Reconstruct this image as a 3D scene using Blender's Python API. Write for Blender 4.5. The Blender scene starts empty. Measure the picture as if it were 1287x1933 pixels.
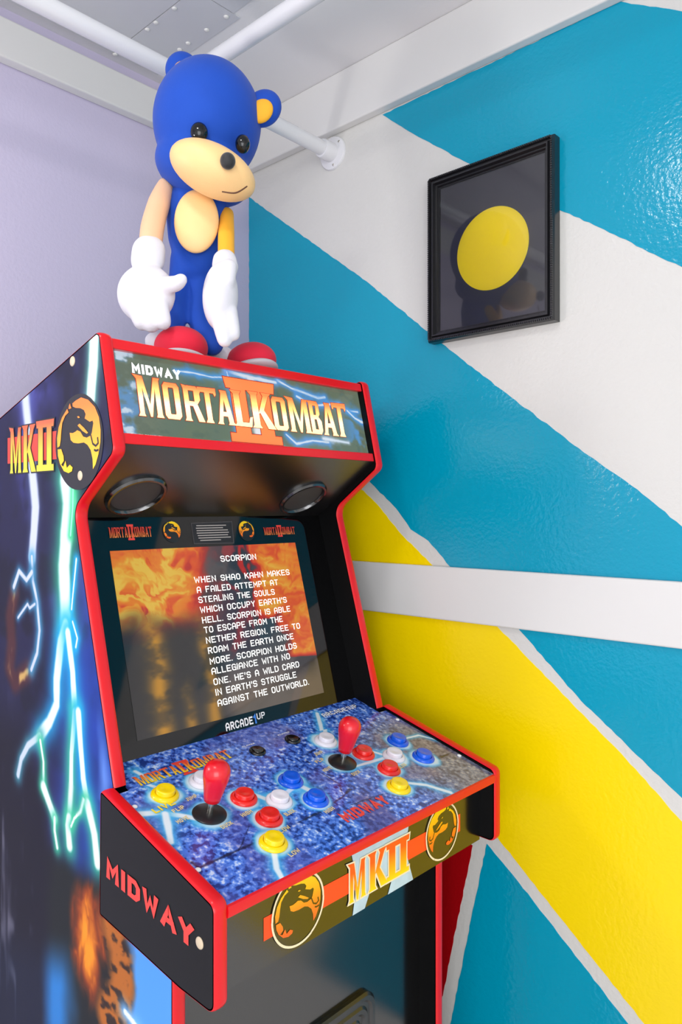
import bpy, bmesh, math, random
import numpy as np
from mathutils import Vector, Matrix

random.seed(4)
E = 1.26                       # eye height above the floor
C = bpy.context.scene.collection

# ------------------------------------------------------------------ camera
cam_d = bpy.data.cameras.new('camera')
cam = bpy.data.objects.new('camera', cam_d)
C.objects.link(cam)
cam.location = (0, 0, E)
cam.rotation_euler = (math.pi / 2, 0, -math.atan2(1411.0, 1306.5))
cam_d.sensor_fit = 'HORIZONTAL'
cam_d.sensor_width = 36
cam_d.lens = 1411.0 / 1287 * 36
cam_d.shift_y = -6.5 / 1287
cam_d.clip_start = 0.02
bpy.context.scene.camera = cam

# ------------------------------------------------------------------ world, lights, exposure
def lin(c):
    c = np.asarray(c, dtype=float) / 255.0
    return np.where(c <= 0.04045, c / 12.92, ((c + 0.055) / 1.055) ** 2.4)

vs = bpy.context.scene.view_settings
vs.view_transform = 'Standard'
vs.look = 'None'
vs.exposure = -0.12
vs.gamma = 1.0
vs.use_curve_mapping = False

W = bpy.data.worlds.new('world')
bpy.context.scene.world = W
W.use_nodes = True
bg = W.node_tree.nodes['Background']
bg.inputs[0].default_value = (0.96, 0.975, 1.0, 1)
bg.inputs[1].default_value = 1.4

def area(name, loc, target, sx, sy, power, col):
    d = bpy.data.lights.new(name, 'AREA')
    d.shape = 'RECTANGLE'
    d.size, d.size_y = sx, sy
    d.energy = power
    d.color = col
    o = bpy.data.objects.new(name, d)
    C.objects.link(o)
    o.location = loc
    o.rotation_euler = (Vector(target) - Vector(loc)).to_track_quat('-Z', 'Y').to_euler()
    return o

area('window_light_left', (-0.20, 1.19, E + 0.20), (1.045, 0.45, E), 0.13, 0.19, 3.2, (1.0, 0.985, 0.95))
area('ceiling_lamp', (0.16, 0.56, E + 0.80), (0.30, 0.56, 0), 0.11, 0.11, 2.6, (1.0, 0.98, 0.95))
area('rear_fill_light', (-1.25, -1.25, E - .15), (0.9, 0.9, E - .1), 1.7, 1.7, 39, (0.95, 0.955, 0.99))  # unseen soft fill behind the camera, like bounced flash, added to even the lighting

# ------------------------------------------------------------------ helpers
def nodes_of(name):
    m = bpy.data.materials.new(name)
    m.use_nodes = True
    nt = m.node_tree
    return m, nt, nt.nodes['Principled BSDF']

def mat(name, rgb, rough=0.5, metal=0.0, ior=1.5, coat=0.0, bump=0.0, bscale=200.0, sheen=0.0, vary=0.0, vscale=8.0):
    m, nt, b = nodes_of(name)
    col = (*lin(rgb), 1)
    b.inputs['Base Color'].default_value = col
    b.inputs['Roughness'].default_value = rough
    b.inputs['Metallic'].default_value = metal
    b.inputs['IOR'].default_value = ior
    b.inputs['Coat Weight'].default_value = coat
    b.inputs['Coat Roughness'].default_value = 0.08
    b.inputs['Sheen Weight'].default_value = sheen
    tc = nt.nodes.new('ShaderNodeTexCoord')
    if bump:
        n = nt.nodes.new('ShaderNodeTexNoise')
        n.inputs['Scale'].default_value = bscale
        n.inputs['Detail'].default_value = 2
        nt.links.new(tc.outputs['Object'], n.inputs['Vector'])
        bp = nt.nodes.new('ShaderNodeBump')
        bp.inputs['Strength'].default_value = bump
        bp.inputs['Distance'].default_value = 0.002
        nt.links.new(n.outputs['Fac'], bp.inputs['Height'])
        nt.links.new(bp.outputs['Normal'], b.inputs['Normal'])
        if coat:
            nt.links.new(bp.outputs['Normal'], b.inputs['Coat Normal'])
    if vary:
        n2 = nt.nodes.new('ShaderNodeTexNoise')
        n2.inputs['Scale'].default_value = vscale
        nt.links.new(tc.outputs['Object'], n2.inputs['Vector'])
        mx = nt.nodes.new('ShaderNodeMix')
        mx.data_type = 'RGBA'
        mx.inputs[6].default_value = (*[c * (1 - vary) for c in col[:3]], 1)
        mx.inputs[7].default_value = (*[min(1, c * (1 + vary)) for c in col[:3]], 1)
        nt.links.new(n2.outputs['Fac'], mx.inputs[0])
        nt.links.new(mx.outputs[2], b.inputs['Base Color'])
    return m

def mat_print(name, rough=0.35, ior=1.5, emit=0.0, base=1.0, attr='Col', coat=0.0):
    """printed art: colour of the print is stored per vertex"""
    m, nt, b = nodes_of(name)
    a = nt.nodes.new('ShaderNodeAttribute')
    a.attribute_name = attr
    b.inputs['Roughness'].default_value = rough
    b.inputs['IOR'].default_value = ior
    b.inputs['Coat Weight'].default_value = coat
    b.inputs['Coat Roughness'].default_value = 0.05
    if base == 1.0:
        nt.links.new(a.outputs['Color'], b.inputs['Base Color'])
    else:
        b.inputs['Base Color'].default_value = (0.01, 0.01, 0.01, 1)
    if emit:
        nt.links.new(a.outputs['Color'], b.inputs['Emission Color'])
        b.inputs['Emission Strength'].default_value = emit
    return m

def mat_ramp(name, stops, rough=0.4, emit=0.0):
    """ink that fades along the letter height (float attribute t)"""
    m, nt, b = nodes_of(name)
    a = nt.nodes.new('ShaderNodeAttribute')
    a.attribute_name = 't'
    r = nt.nodes.new('ShaderNodeValToRGB')
    e = r.color_ramp.elements
    e[0].position, e[0].color = stops[0][0], (*lin(stops[0][1]), 1)
    e[1].position, e[1].color = stops[-1][0], (*lin(stops[-1][1]), 1)
    for p, c in stops[1:-1]:
        k = e.new(p)
        k.color = (*lin(c), 1)
    nt.links.new(a.outputs['Fac'], r.inputs['Fac'])
    nt.links.new(r.outputs['Color'], b.inputs['Base Color'])
    b.inputs['Roughness'].default_value = rough
    if emit:
        nt.links.new(r.outputs['Color'], b.inputs['Emission Color'])
        b.inputs['Emission Strength'].default_value = emit
    return m

def mat_emit(name, rgb, strength=1.0):
    m, nt, b = nodes_of(name)
    b.inputs['Base Color'].default_value = (*lin(rgb), 1)
    b.inputs['Emission Color'].default_value = (*lin(rgb), 1)
    b.inputs['Emission Strength'].default_value = strength
    b.inputs['Roughness'].default_value = 0.3
    return m

class MB:
    """collects faces; build() links them as ONE mesh object"""
    def __init__(s):
        s.v, s.f, s.t = [], [], []
    def add(s, verts, faces, t=0.0):
        n = len(s.v)
        s.v += [tuple(p) for p in verts]
        s.t += list(t) if hasattr(t, '__len__') else [t] * len(verts)
        s.f += [tuple(i + n for i in f) for f in faces]
        return s
    def box(s, a, b):
        x0, y0, z0 = a; x1, y1, z1 = b
        return s.add([(x0,y0,z0),(x1,y0,z0),(x1,y1,z0),(x0,y1,z0),(x0,y0,z1),(x1,y0,z1),(x1,y1,z1),(x0,y1,z1)],
                     [(0,3,2,1),(4,5,6,7),(0,1,5,4),(1,2,6,5),(2,3,7,6),(3,0,4,7)])
    def prism(s, poly, x0, x1, ax='X'):
        """polygon extruded along an axis; poly gives the other two coordinates in order"""
        P = {'X': lambda p, k: (k, p[0], p[1]), 'Y': lambda p, k: (p[0], k, p[1]), 'Z': lambda p, k: (p[0], p[1], k)}[ax]
        n = len(poly)
        v = [P(p, x0) for p in poly] + [P(p, x1) for p in poly]
        f = [tuple(range(n)), tuple(range(2 * n - 1, n - 1, -1))]
        f += [(i, n + i, n + (i + 1) % n, (i + 1) % n) for i in range(n)]
        return s.add(v, f)
    def lathe(s, prof, o, ax, seg=40, cap=True):
        """prof = (radius, height) along the axis ax from o"""
        ax = Vector(ax).normalized()
        u = ax.orthogonal().normalized(); w = ax.cross(u)
        v, f = [], []
        for r, h in prof:
            for k in range(seg):
                a = 2 * math.pi * k / seg
                v.append(Vector(o) + ax * h + u * (r * math.cos(a)) + w * (r * math.sin(a)))
        for i in range(len(prof) - 1):
            for k in range(seg):
                f.append((i*seg+k, i*seg+(k+1)%seg, (i+1)*seg+(k+1)%seg, (i+1)*seg+k))
        if cap:
            f.append(tuple(range(seg-1, -1, -1)))
            f.append(tuple(range((len(prof)-1)*seg, len(prof)*seg)))
        return s.add(v, f)
    def build(s, name, m, parent=None, smooth=False, bevel=0.0, subsurf=0, angle=None):
        me = bpy.data.meshes.new(name)
        me.from_pydata(s.v, [], s.f)
        a = me.attributes.new('t', 'FLOAT', 'POINT')
        a.data.foreach_set('value', np.array(s.t, dtype=np.float32))
        return finish(name, me, m, parent, smooth, bevel, subsurf, angle)

def finish(name, me, m, parent=None, smooth=False, bevel=0.0, subsurf=0, angle=None):
    bm = bmesh.new(); bm.from_mesh(me)
    bmesh.ops.recalc_face_normals(bm, faces=bm.faces)
    bm.to_mesh(me); bm.free()
    me.materials.append(m)
    if smooth:
        me.polygons.foreach_set('use_smooth', [True] * len(me.polygons))
        if angle:
            me.set_sharp_from_angle(angle=math.radians(angle))
    o = bpy.data.objects.new(name, me)
    C.objects.link(o)
    if parent is not None:
        o.parent = parent
    if bevel:
        b = o.modifiers.new('bevel', 'BEVEL')
        b.width = bevel; b.segments = 3; b.limit_method = 'ANGLE'
    if subsurf:
        b = o.modifiers.new('sub', 'SUBSURF')
        b.levels = b.render_levels = subsurf
    return o

def thing(name, label, cat, loc=(0, 0, 0), rotz=0.0, group=None):
    o = bpy.data.objects.new(name, None)
    C.objects.link(o)
    o.empty_display_size = 0.05
    o.location = loc
    o.rotation_euler = (0, 0, rotz)
    o['label'] = label; o['category'] = cat
    if group: o['group'] = group
    return o

def struct(o, label=None):
    o['kind'] = 'structure'
    if label: o['label'] = label
    return o

def fillet(path, radii, closed=False, n=8):
    out = []
    N = len(path)
    for i in range(N):
        p = Vector(path[i]); r = radii[i]
        if r <= 0 or (not closed and i in (0, N - 1)):
            out.append(tuple(p)); continue
        a = Vector(path[i - 1]) - p; b = Vector(path[(i + 1) % N]) - p
        a.normalize(); b.normalize()
        ang = a.angle(b)
        d = r / math.tan(ang / 2)
        c = p + (a + b).normalized() * (r / math.sin(ang / 2))
        s0 = p + a * d - c; s1 = p + b * d - c
        a0 = math.atan2(s0.y, s0.x); a1 = math.atan2(s1.y, s1.x)
        da = (a1 - a0 + math.pi) % (2 * math.pi) - math.pi
        for k in range(n + 1):
            t = a0 + da * k / n
            out.append((c.x + r * math.cos(t), c.y + r * math.sin(t)))
    return out

def molding(mb, path, xc, t, side, closed=False, proud=0.0022):
    """rounded T-moulding swept along a (y,z) path, width t in x; side = +1/-1 picks the outside"""
    prof = [(-.5, -.0015), (-.5, .0002), (-.42, .55 * proud), (-.25, .9 * proud), (0, proud), (.25, .9 * proud), (.42, .55 * proud), (.5, .0002), (.5, -.0015)]
    N = len(path); rows = []
    for i, p in enumerate(path):
        p = Vector(p)
        q = Vector(path[i - 1]) if (i > 0 or closed) else None
        s = Vector(path[(i + 1) % N]) if (i < N - 1 or closed) else None
        d0 = (p - q).normalized() if q is not None else None
        d1 = (s - p).normalized() if s is not None else None
        d = ((d0 or d1) + (d1 or d0)).normalized()
        n = Vector((-d.y, d.x)) * side
        ref = d0 or d1
        k = 1 / max(.5, d.dot(ref))
        rows.append([(xc + a * t, p.x + n.x * h * k, p.y + n.y * h * k) for a, h in prof])
    M = len(prof)
    v = [c for r in rows for c in r]
    f = []
    for i in range(N if closed else N - 1):
        j = (i + 1) % N
        for k in range(M - 1):
            f.append((i*M+k, i*M+k+1, j*M+k+1, j*M+k))
    if not closed:
        f += [tuple(range(M)), tuple((N-1)*M + k for k in range(M))]
    return mb.add(v, f)

# ---- numpy noise for printed art
rng = np.random.RandomState(7)
def vnoise(x, y, seed=0):
    r = np.random.RandomState(seed)
    tab = r.rand(257, 257)
    xi = np.floor(x).astype(int); yi = np.floor(y).astype(int)
    fx = x - xi; fy = y - yi
    fx = fx * fx * (3 - 2 * fx); fy = fy * fy * (3 - 2 * fy)
    xi %= 256; yi %= 256
    return (tab[yi, xi] * (1-fx) + tab[yi, xi+1] * fx) * (1-fy) + (tab[yi+1, xi] * (1-fx) + tab[yi+1, xi+1] * fx) * fy
def fbm(x, y, seed=0, oct=4):
    s = 0; a = .5; n = 0
    for k in range(oct):
        s = s + a * vnoise(x * 2 ** k + 31 * k, y * 2 ** k + 17 * k, seed + k); n += a; a *= .5
    return s / n
def dist_line(x, y, line, sx=1.0, widths=None):
    """distance to a polyline (and where along it the nearest point lies, 0..1)"""
    best = np.full(x.shape, 1e9); tt = np.zeros(x.shape)
    n = len(line) - 1
    for i in range(n):
        ax_, ay_ = line[i]; bx_, by_ = line[i + 1]
        dx, dy = (bx_ - ax_) * sx, by_ - ay_
        L = dx * dx + dy * dy + 1e-12
        t = np.clip(((x - ax_) * sx * dx + (y - ay_) * dy) / L, 0, 1)
        d = np.hypot((x - ax_) * sx - t * dx, (y - ay_) - t * dy)
        m = d < best
        best = np.where(m, d, best); tt = np.where(m, (i + t) / n, tt)
    return best, tt
def mixc(a, b, t):
    return a * (1 - t[..., None]) + np.asarray(b, float) * t[..., None]
def smooth01(a, b, x):
    t = np.clip((x - a) / (b - a), 0, 1)
    return t * t * (3 - 2 * t)

def art_grid(name, P, rgb, m, parent, extra=None):
    """dense grid carrying printed colours: P (h,w,3) positions, rgb (h,w,3) 0..255"""
    h, w = P.shape[:2]
    v = P.reshape(-1, 3)
    idx = np.arange(h * w).reshape(h, w)
    q = np.stack([idx[:-1, :-1], idx[:-1, 1:], idx[1:, 1:], idx[1:, :-1]], -1).reshape(-1, 4)
    verts = [tuple(p) for p in v]; faces = [tuple(f) for f in q]
    cols = np.concatenate([lin(np.clip(rgb, 0, 255)).reshape(-1, 3), np.ones((h * w, 1))], 1)
    if extra:
        ev, ef, ec = extra
        n = len(verts)
        verts += ev; faces += [tuple(i + n for i in f) for f in ef]
        cols = np.concatenate([cols, np.tile(np.array([[*lin(ec), 1.0]]), (len(ev), 1))])
    me = bpy.data.meshes.new(name)
    me.from_pydata(verts, [], faces)
    a = me.attributes.new('Col', 'FLOAT_COLOR', 'POINT')
    a.data.foreach_set('color', cols.astype(np.float32).ravel())
    me.materials.append(m)
    o = bpy.data.objects.new(name, me)
    C.objects.link(o)
    if parent is not None: o.parent = parent
    return o

# ---- lettering -----------------------------------------------------------
SANS = {
 'A': ([(0,0),(0,4.6),(1.2,6),(2.8,6),(4,4.6),(4,0)], [(0,2.4),(4,2.4)]),
 '@': ([(0,0),(2.3,6),(4.6,0)], [(1,1.9),(3.6,1.9)]),
 'B': ([(0,0),(0,6),(3,6),(4,5.2),(4,3.8),(3.2,3.05),(4,2.3),(4,.8),(3,0),(0,0)], [(0,3.05),(3.2,3.05)]),
 'C': ([(4,4.7),(3,6),(1,6),(0,5),(0,1),(1,0),(3,0),(4,1.3)],),
 'D': ([(0,0),(0,6),(2.7,6),(4,4.7),(4,1.3),(2.7,0),(0,0)],),
 'E': ([(4,6),(0,6),(0,0),(4,0)], [(0,3.1),(3.2,3.1)]),
 'F': ([(4,6),(0,6),(0,0)], [(0,3.1),(3.2,3.1)]),
 'G': ([(4,5),(3,6),(1,6),(0,5),(0,1),(1,0),(4,0),(4,2.9),(2.2,2.9)],),
 'H': ([(0,0),(0,6)], [(4,0),(4,6)], [(0,3.1),(4,3.1)]),
 'I': ([(0,0),(0,6)],),
 'J': ([(3,6),(3,1),(2.2,0),(.8,0),(0,1)],),
 'K': ([(0,0),(0,6)], [(4,6),(.3,2.8)], [(1.3,3.6),(4,0)]),
 'L': ([(0,6),(0,0),(3.6,0)],),
 'M': ([(0,0),(0,6),(2.3,2.2),(4.6,6),(4.6,0)],),
 'N': ([(0,0),(0,6),(4,0),(4,6)],),
 'O': ([(1,0),(0,1),(0,5),(1,6),(3,6),(4,5),(4,1),(3,0),(1,0)],),
 'P': ([(0,0),(0,6),(3.1,6),(4,5.1),(4,3.6),(3.1,2.7),(0,2.7)],),
 'R': ([(0,0),(0,6),(3.1,6),(4,5.1),(4,3.8),(3.1,2.9),(0,2.9)], [(1.8,2.9),(4,0)]),
 'S': ([(4,5),(3.1,6),(.9,6),(0,5.1),(0,3.9),(.9,3.05),(3.1,3.05),(4,2.2),(4,.9),(3.1,0),(.9,0),(0,1)],),
 'T': ([(0,6),(4,6)], [(2,6),(2,0)]),
 'U': ([(0,6),(0,1),(1,0),(3,0),(4,1),(4,6)],),
 'V': ([(0,6),(2,0),(4,6)],),
 'W': ([(0,6),(1.1,0),(2.6,4.2),(4.1,0),(5.2,6)],),
 'X': ([(0,0),(4,6)], [(4,0),(0,6)]),
 'Y': ([(0,6),(2,3),(4,6)], [(2,3),(2,0)]),
 'Z': ([(0,6),(4,6),(0,0),(4,0)],),
 '1': ([(0,4.8),(1.2,6),(1.2,0)],),
 "'": ([(.3,6),(0,4.4)],),
 '.': ([(0,0),(.1,0)],),
 ',': ([(.4,.4),(0,-1)],),
}
def strokes(pts_, w):
    """polyline widened to quads, mitred at the joints"""
    P = [Vector(p) for p in pts_]
    n = len(P); closed = (P[0] - P[-1]).length < 1e-6 and n > 3
    if closed: P = P[:-1]; n -= 1
    L = []
    for i in range(n):
        a = (P[i] - P[i-1]).normalized() if (i > 0 or closed) else None
        b = (P[(i+1) % n] - P[i]).normalized() if (i < n-1 or closed) else None
        d = ((a or b) + (b or a)).normalized()
        nn = Vector((-d.y, d.x)) * (w / 2 / max(.55, d.dot(a or b)))
        e = Vector((0, 0))
        if a is None: e = -b * w * .5
        if b is None: e = a * w * .5
        L.append((P[i] + nn + e, P[i] - nn + e))
    out = []
    for i in range(n if closed else n - 1):
        j = (i + 1) % n
        out.append([L[i][0], L[i][1], L[j][1], L[j][0]])
    return out
def sans(text, w=1.1, space=1.9):
    """polygons on a unit-height line of text, and the line's width"""
    x = 0; out = []
    for ch in text:
        if ch == ' ':
            x += 4.4; continue
        g = SANS[ch]
        wd = max(p[0] for l in g for p in l)
        for l in g:
            for q in strokes(l, w):
                out.append([((p.x + x + w/2) / (6 + w), (p.y + w/2) / (6 + w)) for p in q])
        x += wd + w + space - .7
    return out, (x - space + .7) / (6 + w)

_O = ([(.1,0),(.6,0),(.72,.1),(.72,.9),(.62,1),(.1,1),(0,.9),(0,.1)], [(.25,.13),(.46,.13),(.48,.17),(.48,.83),(.46,.87),(.25,.87),(.23,.83),(.23,.17)])
DISPLAY = {
 'M': (1.0, [[(0,0),(.28,0),(.24,.07),(.25,.72),(.47,0),(.55,0),(.76,.72),(.76,.07),(.72,0),(1.02,0),(.97,.08),(.95,.93),(1,1),(.74,1),(.51,.30),(.30,1),(-.08,1.03),(.06,.92),(.06,.08)]]),
 'O': (.72, [[_O[0][i], _O[0][(i+1)%8], _O[1][(i+1)%8], _O[1][i]] for i in range(8)]),
 'R': (.78, [[(0,0),(.3,0),(.25,.08),(.25,.98),(0,1.02),(.05,.9),(.05,.08)], [(.2,1),(.6,1),(.72,.88),(.48,.87),(.25,.87)], [(.72,.88),(.72,.62),(.6,.5),(.48,.56),(.48,.87)], [(.25,.43),(.5,.43),(.6,.5),(.48,.56),(.25,.56)], [(.36,.5),(.58,.5),(.82,0),(.56,0)]]),
 'T': (.8, [[(0,.82),(.05,.8),(.1,.87),(.29,.87),(.29,.1),(.22,0),(.58,0),(.52,.1),(.52,.87),(.7,.87),(.76,.78),(.82,.84),(.82,1.02),(-.02,1)]]),
 'A': (.8, [[(0,0),(.27,0),(.24,.06),(.385,.75),(.40,1),(.24,1),(.28,.9),(.07,.08)], [(.52,.06),(.48,0),(.82,0),(.73,.08),(.54,1),(.40,1),(.385,.75)], [(.28,.24),(.5,.24),(.46,.37),(.31,.37)]]),
 'L': (.68, [[(0,0),(.62,0),(.70,.3),(.6,.28),(.54,.12),(.30,.12),(.30,.92),(.38,1.02),(-.04,1.02),(.08,.92),(.08,.08)]]),
 'K': (.8, [[(0,0),(.34,0),(.28,.08),(.28,.92),(.34,1.02),(-.04,1.02),(.06,.92),(.06,.08)], [(.27,.40),(.5,.92),(.44,1.02),(.8,1.02),(.69,.92),(.47,.5)], [(.30,.5),(.46,.55),(.84,0),(.55,0)]]),
 'B': (.7, [[(0,0),(.27,0),(.27,1),(-.02,1),(.05,.92),(.05,.08)], [(.25,.87),(.45,.87),(.64,.9),(.55,1),(.25,1)], [(.45,.87),(.64,.9),(.64,.62),(.54,.52),(.42,.58)], [(.25,.45),(.5,.45),(.56,.52),(.42,.58),(.25,.58)], [(.42,.46),(.56,.52),(.70,.4),(.70,.12),(.46,.14)], [(.25,0),(.58,0),(.70,.12),(.46,.14),(.25,.14)]]),
 'I': (.5, [[(0,0),(.5,0),(.42,.08),(.42,.92),(.5,1),(0,1),(.08,.92),(.08,.08)]]),
}
def two():                      # the Roman numeral two with joined serifs
    return [[(-.05,0),(1.05,0),(1.05,.12),(-.05,.12)], [(-.08,1),(-.05,.86),(1.05,.86),(1.08,1)], [(.06,.1),(.36,.1),(.36,.9),(.06,.9)], [(.62,.1),(.92,.1),(.92,.9),(.62,.9)]]
def outline(poly, d):
    """polygon grown by d along its corner normals"""
    n = len(poly); A = sum(poly[i][0]*poly[(i+1)%n][1] - poly[(i+1)%n][0]*poly[i][1] for i in range(n))
    s = 1 if A > 0 else -1
    out = []
    for i in range(n):
        a = (Vector(poly[i]) - Vector(poly[i-1])); b = (Vector(poly[(i+1)%n]) - Vector(poly[i]))
        if a.length < 1e-9 or b.length < 1e-9: out.append(poly[i]); continue
        a.normalize(); b.normalize()
        m = (a + b)
        if m.length < .3: m = a
        m.normalize()
        k = 1 / max(.6, m.dot(a))
        out.append((poly[i][0] + s * m.y * d * k, poly[i][1] - s * m.x * d * k))
    return out
def put(mb, polys, f, t=None):
    """flat polygons mapped onto a surface by f(u,v)"""
    for q in polys:                        # each stroke lies a hair above the last, so no two faces coincide
        P = [Vector(f(u, v)) for u, v in q]
        u, v = q[0]
        n = (Vector(f(u + .01, v)) - P[0]).cross(Vector(f(u, v + .01)) - P[0]).normalized()
        if n.y > 0 or (abs(n.y) < .01 and n.x > 0): n = -n
        mb.add([p + n * (.00004 * (len(mb.f) % 8)) for p in P], [tuple(range(len(q)))], [v for u, v in q] if t is None else t)
    return mb

# dragon medallion on the unit disc, facing right
def _d(s):
    return [((x - 557) / 322.0, (905 - y) / 728.0) for x, y in s]
DRAGON = [
 _d([(520,235),(600,200),(700,260),(790,390),(845,560),(868,760),(865,950),(840,1130),(800,1290),(765,1360),(760,1200),(735,1060),(690,970),(640,925),(680,855),(730,830),(750,790),(770,640),(760,600),(720,610),(650,545),(665,480),(640,410),(590,370),(520,350),(480,320),(475,270)]),
 _d([(640,925),(560,930),(490,910),(450,860),(435,740),(480,752),(520,735),(545,715),(590,745),(630,830),(680,855)]),
 _d([(550,640),(580,615),(640,690),(700,780),(680,792),(620,740)]),
 _d([(400,340),(420,405),(370,450),(325,560),(310,700),(300,850),(285,940),(250,960),(245,800),(270,620),(320,470)]),
 _d([(440,260),(462,345),(420,352),(424,300)]),
 _d([(255,990),(310,990),(345,1110),(350,1190),(310,1250),(340,1285),(375,1190),(395,1310),(440,1260),(480,1310),(470,1370),(420,1398),(350,1360),(290,1230),(260,1100)]),
 _d([(545,495),(570,492),(588,520),(560,525)]),
]
DRAGON_INK = [strokes(_d(l), .045) for l in ([(735,835),(760,960),(800,1000),(832,960),(825,885)], [(785,1060),(805,1075),(830,1065)])]
def disc(r=1.0, n=48, rx=1.0):
    return [(r * rx * math.cos(2*math.pi*k/n), r * math.sin(2*math.pi*k/n)) for k in range(n)]
def ring(r0, r1, n=48):
    a, b = disc(r0, n), disc(r1, n)
    return [[a[i], a[(i+1)%n], b[(i+1)%n], b[i]] for i in range(n)]

# ------------------------------------------------------------------ materials
M_white = mat('white_wall_paint', (213, 212, 207), .38, bump=.28, bscale=160)
M_lilac = mat('wall_paint_dim_lilac_light', (203, 195, 219), .45, bump=.2, bscale=160)  # the left wall's dimmer, lilac-tinted light is put into its paint colour
M_teal = mat('teal_gloss_paint', (0, 152, 184), .17, ior=1.45, bump=.32, bscale=150)
M_yellow = mat('yellow_gloss_paint', (252, 218, 0), .25, ior=1.45, bump=.25, bscale=150)
M_redwall = mat('red_gloss_paint', (165, 8, 16), .25, ior=1.45, bump=.25, bscale=150)
M_board = mat('white_board_paint', (222, 221, 218), .35, bump=.08, bscale=60)
M_ceil = mat('ceiling_paint', (232, 231, 231), .5, bump=.1, bscale=120)
M_sheet = mat('ceiling_sheet_metal', (206, 207, 210), .36, metal=.1, bump=.06, bscale=40)
M_pipe = mat('white_pipe_plastic', (226, 226, 228), .25)
M_floor = mat('floor_vinyl', (226, 224, 220), .5, vary=.06)
M_black = mat('black_laminate', (9, 9, 10), .16, ior=2.0, bump=.02, bscale=900)
M_blackmatt = mat('black_edge_laminate', (8, 8, 9), .4, ior=1.3)
M_deckside = mat('black_vinyl', (22, 23, 21), .42, ior=1.3)
M_speakerpanel = mat('black_brushed_plastic', (14, 13, 13), .28, ior=2.2, bump=.05, bscale=700)
M_bezel = mat('black_acrylic', (4, 4, 5), .05, ior=1.5)
M_tmold = mat('red_plastic_trim', (226, 14, 28), .28)
M_chrome = mat('steel_shaft', (200, 196, 185), .2, metal=1.0)
M_joyred = mat('red_joystick_plastic', (228, 10, 32), .3, coat=.4)
M_washer = mat('black_washer_plastic', (30, 30, 33), .32)
BTN = {'red': mat('red_button_plastic', (238, 36, 30), .25, coat=.3), 'blue': mat('blue_button_plastic', (10, 92, 225), .22, coat=.3),
       'white': mat('white_button_plastic', (236, 232, 240), .25, coat=.3), 'yellow': mat('yellow_button_plastic', (255, 218, 0), .25, coat=.3),
       'black': mat('black_button_plastic', (12, 12, 14), .2, coat=.3)}
M_screw = mat('cream_screw_cap', (214, 196, 166), .4)
M_white_ink = mat('white_ink', (245, 245, 245), .4)
M_red_ink = mat('red_ink', (238, 66, 54), .4)
M_cream_ink = mat('cream_ink', (250, 232, 190), .4)
M_gold_ink = mat('pale_gold_ink', (235, 215, 150), .4)
M_orange_ink = mat('orange_ink', (255, 78, 20), .4)
M_dark_ink = mat('dark_ink', (18, 20, 22), .3)
M_blue_ink = mat('blue_ink', (60, 130, 220), .4)
M_dragon = mat_ramp('orange_to_yellow_ink', [(.1, (255, 214, 20)), (.5, (255, 180, 40)), (.9, (255, 128, 44))])
M_dragon2 = mat_ramp('yellow_to_red_ink', [(.05, (255, 66, 22)), (.5, (255, 148, 6)), (.92, (255, 214, 0))])
M_mk = mat_ramp('red_to_yellow_ink', [(0, (255, 226, 30)), (.45, (250, 170, 50)), (.95, (240, 84, 50))])
M_mkside = mat_ramp('red_to_yellow_side_ink', [(0, (255, 240, 60)), (.3, (252, 214, 60)), (.95, (246, 100, 60))])

# ------------------------------------------------------------------ room shell
WX, WY, CZ = 1.045, 1.237, E + .82
struct(MB().box((-3.2, -3.6, -.05), (WX + .1, WY + .1, 0)).build('floor', M_floor))
wr = struct(MB().box((WX, -3.6, 0), (WX + .1, WY + .1, CZ + .05)).build('wall_right', M_white))
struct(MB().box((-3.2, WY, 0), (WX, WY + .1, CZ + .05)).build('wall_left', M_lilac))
ceil = struct(MB().box((-3.2, -3.6, CZ), (WX, WY, CZ + .05)).build('ceiling', M_ceil))

def paint(name, poly, m, jit=.0009, lift=.0006):
    """hand-painted field on the right wall: (y,z) outline with slightly ragged tape edges"""
    out = []
    r = random.Random(len(poly) * 7 + int(poly[0][0] * 1000))
    for i, p in enumerate(poly):
        a = Vector(p); b = Vector(poly[(i + 1) % len(poly)])
        n = max(1, int((b - a).length / .009)); d = (b - a).normalized(); k = Vector((-d.y, d.x))
        for j in range(n):
            q = a + (b - a) * (j / n) + k * (r.uniform(-jit, jit) if j else 0)
            out.append((q.x, q.y))
    return MB().prism(out, WX - lift, WX + .002).build(name, m, wr)
ytop = [(0.9107,1.2934),(0.8687,1.26),(0.8235,1.2158),(0.7533,1.1621),(0.63,1.0737),(0.4218,0.9084),(0.3452,0.8406)]
ybot = [(0.3947,0.5463),(0.505,0.6354),(0.6271,0.735),(0.6408,0.736)]
paint('painted_teal_field', [(0.8649,1.9732),(0.7758,1.9),(0.6984,1.8406),(0.5279,1.713),(0.437,1.6497),(0.3815,1.609),(0.3452,1.5836)] + [(-.30, 1.113), (-.30, 1.525), [(0.3452,1.9257),(0.4293,1.9779)][0], [(0.3452,1.9257),(0.4293,1.9779)][1]], M_teal)
paint('painted_teal_band', [[(1.2369,1.9297),(1.2369,1.6074)][0]] + [(1.1722,1.8804),(0.9055,1.6812),(0.7645,1.5645),(0.7196,1.527),(0.6024,1.435),(0.4755,1.3372),(0.4047,1.2866),(0.3452,1.2359)] + [(-.9, .30), [(0.3452,0.8725),(0.4869,0.9776),(0.5143,1.0029),(0.5931,1.0751)][0]] + [(0.4869,0.9776),(0.5143,1.0029),(0.5931,1.0751),(0.7174,1.1622),(0.7626,1.2045),(0.8011,1.2238),(0.8331,1.26),(0.8919,1.3067),(0.9724,1.3642)] + [(1.2365, 1.44)], M_teal)
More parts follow.
